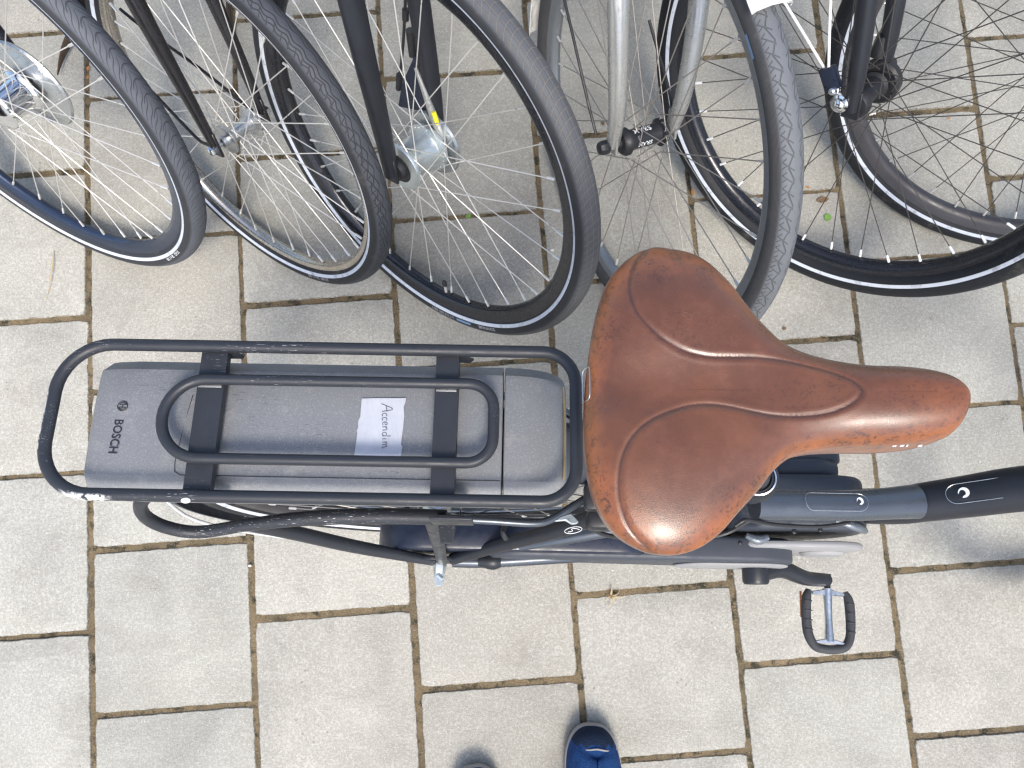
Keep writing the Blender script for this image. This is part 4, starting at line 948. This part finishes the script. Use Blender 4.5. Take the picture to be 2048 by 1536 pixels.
b.tube(arc,[.013]*18,12,flat=((1,0,0),.8)); b.box((.215,-.066,.63),(.05,.022,.035),.006); b.box((.20,-.045,.655),(.03,.03,.02),.005); b.build('ring_lock','plastic',eb)
b=MB(); c=E(1146,1061,.62); b.tube([c+np.array([.0095*math.cos(a),.0034*math.sin(a)+.0016*math.cos(a),.004]) for a in np.linspace(0,2*PI,24,endpoint=False)],.0004,5,closed=True)
b.tube([c+np.array(q) for q in ((-.006,-.0022,.004),(-.001,-.001,.004),(-.002,.0012,.004),(.003,.0018,.004),(.007,.0005,.004))],.0004,5,4)
b.build('lock_mark','white',eb)
b=MB(); b.tube([E(1205,1000,.63),E(1185,1025,.62),E(1190,1060,.60),E(1240,1075,.56),E(1330,1080,.50),E(1440,1070,.48),E(1500,1040,.50)],.0028,8,5); b.tube([E(1010,1052,.47),E(1006,1066,.485),E(1013,1078,.48)],.0035,8,3); b.tube([E(1180,1045,.60),E(1195,1048,.60)],.007,10); b.build('cable','plastic',eb)
for (px,py,z_,r_) in ((1588,1063,.395,.0035),(1480,1085,.385,.003),(1640,1060,.392,.003)):
    b=MB(); b.lathe([(0,.003),(r_*.45,.003),(r_*.5,.0015),(r_*.6,.003),(r_,.0024),(r_*1.05,0)],14,0,frameM((1,0,0),(0,0,1),(0,-1,0),E(px,py,z_))); b.build('bolt','plastic',eb)
b=MB(); b.tube([E(1470,1052,.50),E(1490,1040,.505),E(1512,1043,.49),E(1560,1050,.45),E(1640,1053,.43),E(1700,1045,.42)],.0026,8,6); b.build('cable','plastic',eb)

# kickstand, front end
b=MB(); kf=np.array([-.02,0,0]); side=np.array([.02,.20,.0]); foot=toL(ME,(-.107+.05,.12,.008)); b.tube([(-.02,.06,.30),(.0,.08,.24),foot],.0085,10,3); b.build('kickstand','frame_black',eb)
hb0=np.array([.95,0,.76])-hd*.04; fwd=np.array([math.cos(R(21)),0,math.sin(R(21))])
ST=rot(hd,R(46),hb0); ax_=np.array([1.165,0,.345]); 
f=MB(); f.tube([hb0+[0,-.05,0],hb0+[0,-.02,.01],hb0+[0,.02,.01],hb0+[0,.05,0]],.018,14,3)
for sd in (-1,1): f.tube([hb0+[0,sd*.05,0],hb0-hd*.12+[0,sd*.055,0],hb0-hd*.28+fwd*.02+[0,sd*.056,0],ax_+[0,sd*.052,0]],[.017,.016,.014,.011],14,5)
Vf=[np.c_[v,np.ones(len(v))]@ST.T for v in f.v]; f.v=[v[:,:3] for v in Vf]; f.build('fork','frame_black',eb)
build_wheel(eb,'front_wheel',ST@np.array(Matrix.Translation(ax_)),.345,.022,TE,'rim_black','steel',hub_thin('alu'),phase=.03)
f=MB(); s0=hb0+hd*.30; f.tube([hb0+hd*.15,s0,s0+fwd*.06],.014,12,3); f.tube([s0+fwd*.06+np.array([-.6*a*a*2,a,.05*abs(a)]) for a in np.linspace(-.32,.32,13)],.011,12,2)
f.v=[(np.c_[v,np.ones(len(v))]@ST.T)[:,:3] for v in f.v]; f.build('handlebar','frame_black',eb)

# ------------------------------------------------------------------ shoes of the photographer
def fabric_mat(name,c1,c2):
    t=NT(name); c=t.coord(); wv=t.voro(620,c)
    return t.set(col=t.mix(t.M('MULTIPLY',t.step(wv,.15,.6),t.ramp(t.noise(60,4,.6,c),[(.3,.3),(.7,1)])),c2,c1),rough=.8,nrm=t.bump(wv,.0014,1),spec=.15)
MAT['shoe_blue']=fabric_mat('shoe_blue_mesh',(.006,.022,.085),(.020,.075,.22)); MAT['shoe_navy']=fabric_mat('shoe_navy_toe',(.008,.017,.04),(.018,.03,.06))
MAT['shoe_sole']=simple('shoe_sole',(.30,.285,.27),.7,0,.25,50,.0003); MAT['lace']=simple('lace_blue',(.10,.24,.5),.7,0,.2,200,.0004); MAT['sock']=simple('sock_grey',(.1,.1,.11),.9,0,.2,200,.0006)
def shoe(toe,ang,mir,label,blue='shoe_blue'):
    s=np.array([math.sin(ang),math.cos(ang),0])
    M=frameM((math.cos(ang),-math.sin(ang),0),s,(0,0,1),np.array([toe[0],toe[1],0])-s*.0)
    root=empty('sneaker',M); tag(root,label,'shoe','pair of sneakers')
    half=[(0,.0),(.018,-.003),(.033,-.018),(.043,-.045),(.047,-.080),(.045,-.115),(.038,-.155),(.033,-.19),(.034,-.225),(.034,-.255),(.027,-.280),(.012,-.290)]
    O=[(x_*(1 if x_>0 else 1),y_) for x_,y_ in half]+[(-x_*(.9 if 0<i<8 else 1),y_) for i,(x_,y_) in list(enumerate(half))[::-1] if x_>0]
    O=[(x_*mir+mir*(-.006)*math.exp(-((y_+.02)/.06)**2),y_) for x_,y_ in O]
    O=smooth_path([(x_*1.14,y_*1.02,0) for x_,y_ in O],4,True)[:,:2]; cen=np.array([0,-.14])
    def ring(sc,z,lift=0):
        P=[]
        for x_,y_ in O:
            cy=max(-.25,min(-.045,y_)); P.append((x_*sc,cy+(y_-cy)*sc,z+lift*max(0,(y_+.06)/.06)))
        return P
    b=MB(); b.grid(np.array([ring(.2,.004),ring(.93,.0,.008),ring(1.0,.006,.008),ring(1.03,.016,.006),ring(1.02,.026,.004),ring(.95,.029,.003)]),False,True); b.build('sole','shoe_sole',root)
    # upper: height grows from toe box to ankle
    def up(sc,hf,y0=None):
        P=[]
        for x_,y_ in O:
            cy=max(-.25,min(-.045,y_)); k=min(1,max(0,(-.02-y_)/.13)); H_=.028+(.040+.045*k)*hf
            P.append((x_*sc,cy+(y_-cy)*sc,H_))
        return P
    U=np.array([up(.985,-.1),up(.975,.2),up(.91,.52),up(.76,.8),up(.5,.95),up(.2,1.0),up(.02,1.01)])
    b=MB(); b.grid(U,False,True); 
    fc=[]; V=np.concatenate(b.v)
    b.mi=[1 if np.mean([V[i][1] for i in f])>-.026-.0*0 else 0 for f in b.f]
    b.build('upper',[blue,'shoe_navy'],root,ang=70)
    b=MB(); b.tube([(x_*mir,-.028-.22*abs(x_)**1.05,z_+.006) for x_,z_ in ((-.037,.036),(-.031,.048),(-.016,.061),(0,.0645),(.015,.061),(.030,.048),(.037,.036))],.0014,8,5); b.build('toe_seam','shoe_sole',root)
    b=MB()
    for k in range(5):
        y_=-.085-.016*k; z_=.083+.005*k; b.tube([(-.022,y_,z_-.006),(0,y_-.004,z_+.003),(.022,y_,z_-.006)],.0028,8,3)
    b.build('lace','lace',root)
    b=MB(); n=20; G_=[]
    for z_,a_,c_ in ((.07,.036,-.19),(.10,.036,-.205),(.14,.035,-.215),(.19,.038,-.22)): G_.append([(a_*math.cos(q),c_+a_*1.3*math.sin(q),z_) for q in np.linspace(0,2*PI,n,endpoint=False)])
    b.grid(np.array(G_),False,True); b.build('sock','sock',root)
    return root
tr=G(1190,1447,.02); shoe((tr[0],tr[1]),R(3),1,'blue sneaker with navy toe, its toe reaching into the picture at the bottom edge')
tl=G(940,1531,.02); shoe((tl[0],tl[1]),R(-8),-1,'dark sneaker showing only its toe tip at the bottom edge, left of the blue one','shoe_navy')

# ------------------------------------------------------------------ leaves and litter
MAT['leaf_green']=simple('leaf_green',(.16,.30,.06),.5,0,.3,120,.0002); MAT['leaf_tan']=simple('leaf_tan',(.48,.36,.2),.7,0,.3,120,.0003)
MAT['leaf_rust']=simple('leaf_rust',(.42,.19,.06),.7,0,.35,120,.0003); MAT['pebble']=simple('pebble',(.62,.6,.55),.7,0,.2,120,.0002); MAT['leaf_brown']=simple('leaf_brown',(.16,.10,.05),.8,0,.3,120,.0003)
def leaf(px,py,s,ang,mat,label,narrow=.5,name='leaf',curl=.25,grp='scattered leaves'):
    p=G(px,py,.002); b=MB(); n=13; G_=[]
    for i in range(n):
        t=i/(n-1); wd=s*narrow*.5*math.sin(PI*min(1,t*1.02))**.8*(1+.18*math.sin(i*2.3)); x_=(t-.5)*s
        G_.append([(x_,wd*k,.0012+curl*s*.25*(k*k)*math.sin(PI*t)+.15*s*curl*(t-.5)**2) for k in (-1,-.5,0,.5,1)])
    b.grid(np.array(G_)); o=b.build(name,mat,ang=180); o.location=p; o.rotation_euler=(0,0,R(ang)); tag(o,label,'leaf',grp)
leaf(937,433,.013,35,'leaf_green','small green leaf lying in the joint inside the square-grooved wheel',.75)
leaf(1655,435,.018,70,'leaf_green','yellow-green leaf on the slab between the dusty grey tyre and the crossing black tyres',.8)
leaf(1645,400,.026,10,'leaf_brown','brown leaf scrap beside the dusty grey tyre, just above the yellow-green leaf',.5)
leaf(177,137,.011,85,'leaf_rust','orange leaf crumb in the joint between the two leftmost wheels',.6)
leaf(176,155,.008,80,'leaf_rust','lower orange leaf crumb in the joint by the leftmost tyre',.7)
leaf(1385,385,.016,95,'leaf_rust','orange leaf crumb in the joint above the brown saddle',.4)
leaf(1568,657,.009,20,'leaf_brown','tiny brown speck of leaf on the slab above the saddle nose',.8)
leaf(1205,247,.012,120,'leaf_brown','dark brown leaf scrap left of the black hub',.6)
leaf(1897,237,.008,10,'leaf_rust','orange crumb on the slab among the spokes of the wide black wheel',.5)
leaf(1615,375,.010,5,'leaf_rust','orange crumb in the joint right of the dusty grey tyre',.5)
def blades(px,py,L,label,seeds,mat='leaf_tan',name='dry_grass'):
    p=G(px,py,.002); b=MB()
    for a,l,cv in seeds:
        a=R(a); P=[(math.cos(a+cv*t)*l*t,math.sin(a+cv*t)*l*t,.001+.006*math.sin(PI*t)) for t in np.linspace(0,1,7)]
        b.tube(P,[.0006,.0011,.0012,.0011,.0009,.0006,.0003],5,2)
    o=b.build(name,mat); o.location=p; tag(o,label,'dry grass',kind='thing')
blades(1222,1190,.02,'tuft of pale dry grass on the joint below the brown saddle',[(75,.02,.4),(110,.013,-.5),(200,.016,.5),(250,.014,.6),(290,.022,-.6),(330,.026,.5),(350,.021,.8),(310,.012,.2)])
blades(108,500,.02,'thin bent straw lying on the slab left of the leftmost wheel tip',[(-80,.10,-.25)])
def pebble(px,py,r,label):
    p=G(px,py,.0); b=MB(); n=10; G_=[]
    for i in range(7):
        a=PI*i/6; G_.append([(r*math.sin(a)*math.cos(q)*(1+.15*math.sin(3*q+i)),r*.8*math.sin(a)*math.sin(q),r*.6*math.cos(a)+r*.4) for q in np.linspace(0,2*PI,n,endpoint=False)])
    b.grid(np.array(G_),False,True); o=b.build('pebble','pebble'); o.location=p; tag(o,label,'pebble','small pebbles')
pebble(500,1131,.0035,'white pebble in the upright joint below the luggage rack')
pebble(1104,500,.0045,'oval white pebble inside the square-grooved wheel near its right tyre')
pebble(1225,1140,.0022,'tiny pale pebble on the slab just below the brown saddle')
# rusty bits of steel at the foot of the left bicycles
def horn(pts,r,label,z=.02):
    b=MB(); b.tube([G(x_,y_,z_) for x_,y_,z_ in pts],r,10,5,flat=((0,0,1),.35)); o=b.build('steel_bracket','rust'); tag(o,label,'bracket','rusty steel brackets')
    c=np.array(G(pts[0][0],pts[0][1],0)); o.data.transform(Matrix.Translation(-Vector(c))); o.location=c
horn([(168,30,.03),(150,62,.025),(133,90,.02),(122,120,.016),(115,150,.012)],[.012,.015,.012,.007,.002],'rusty horn-shaped bracket on the paving under the leftmost tyre')
horn([(456,-10,.02),(458,30,.02),(464,60,.016),(470,80,.012)],[.010,.011,.008,.004],'short rusty bracket on the paving left of the third wheel')
print('objects',len(bpy.data.objects))
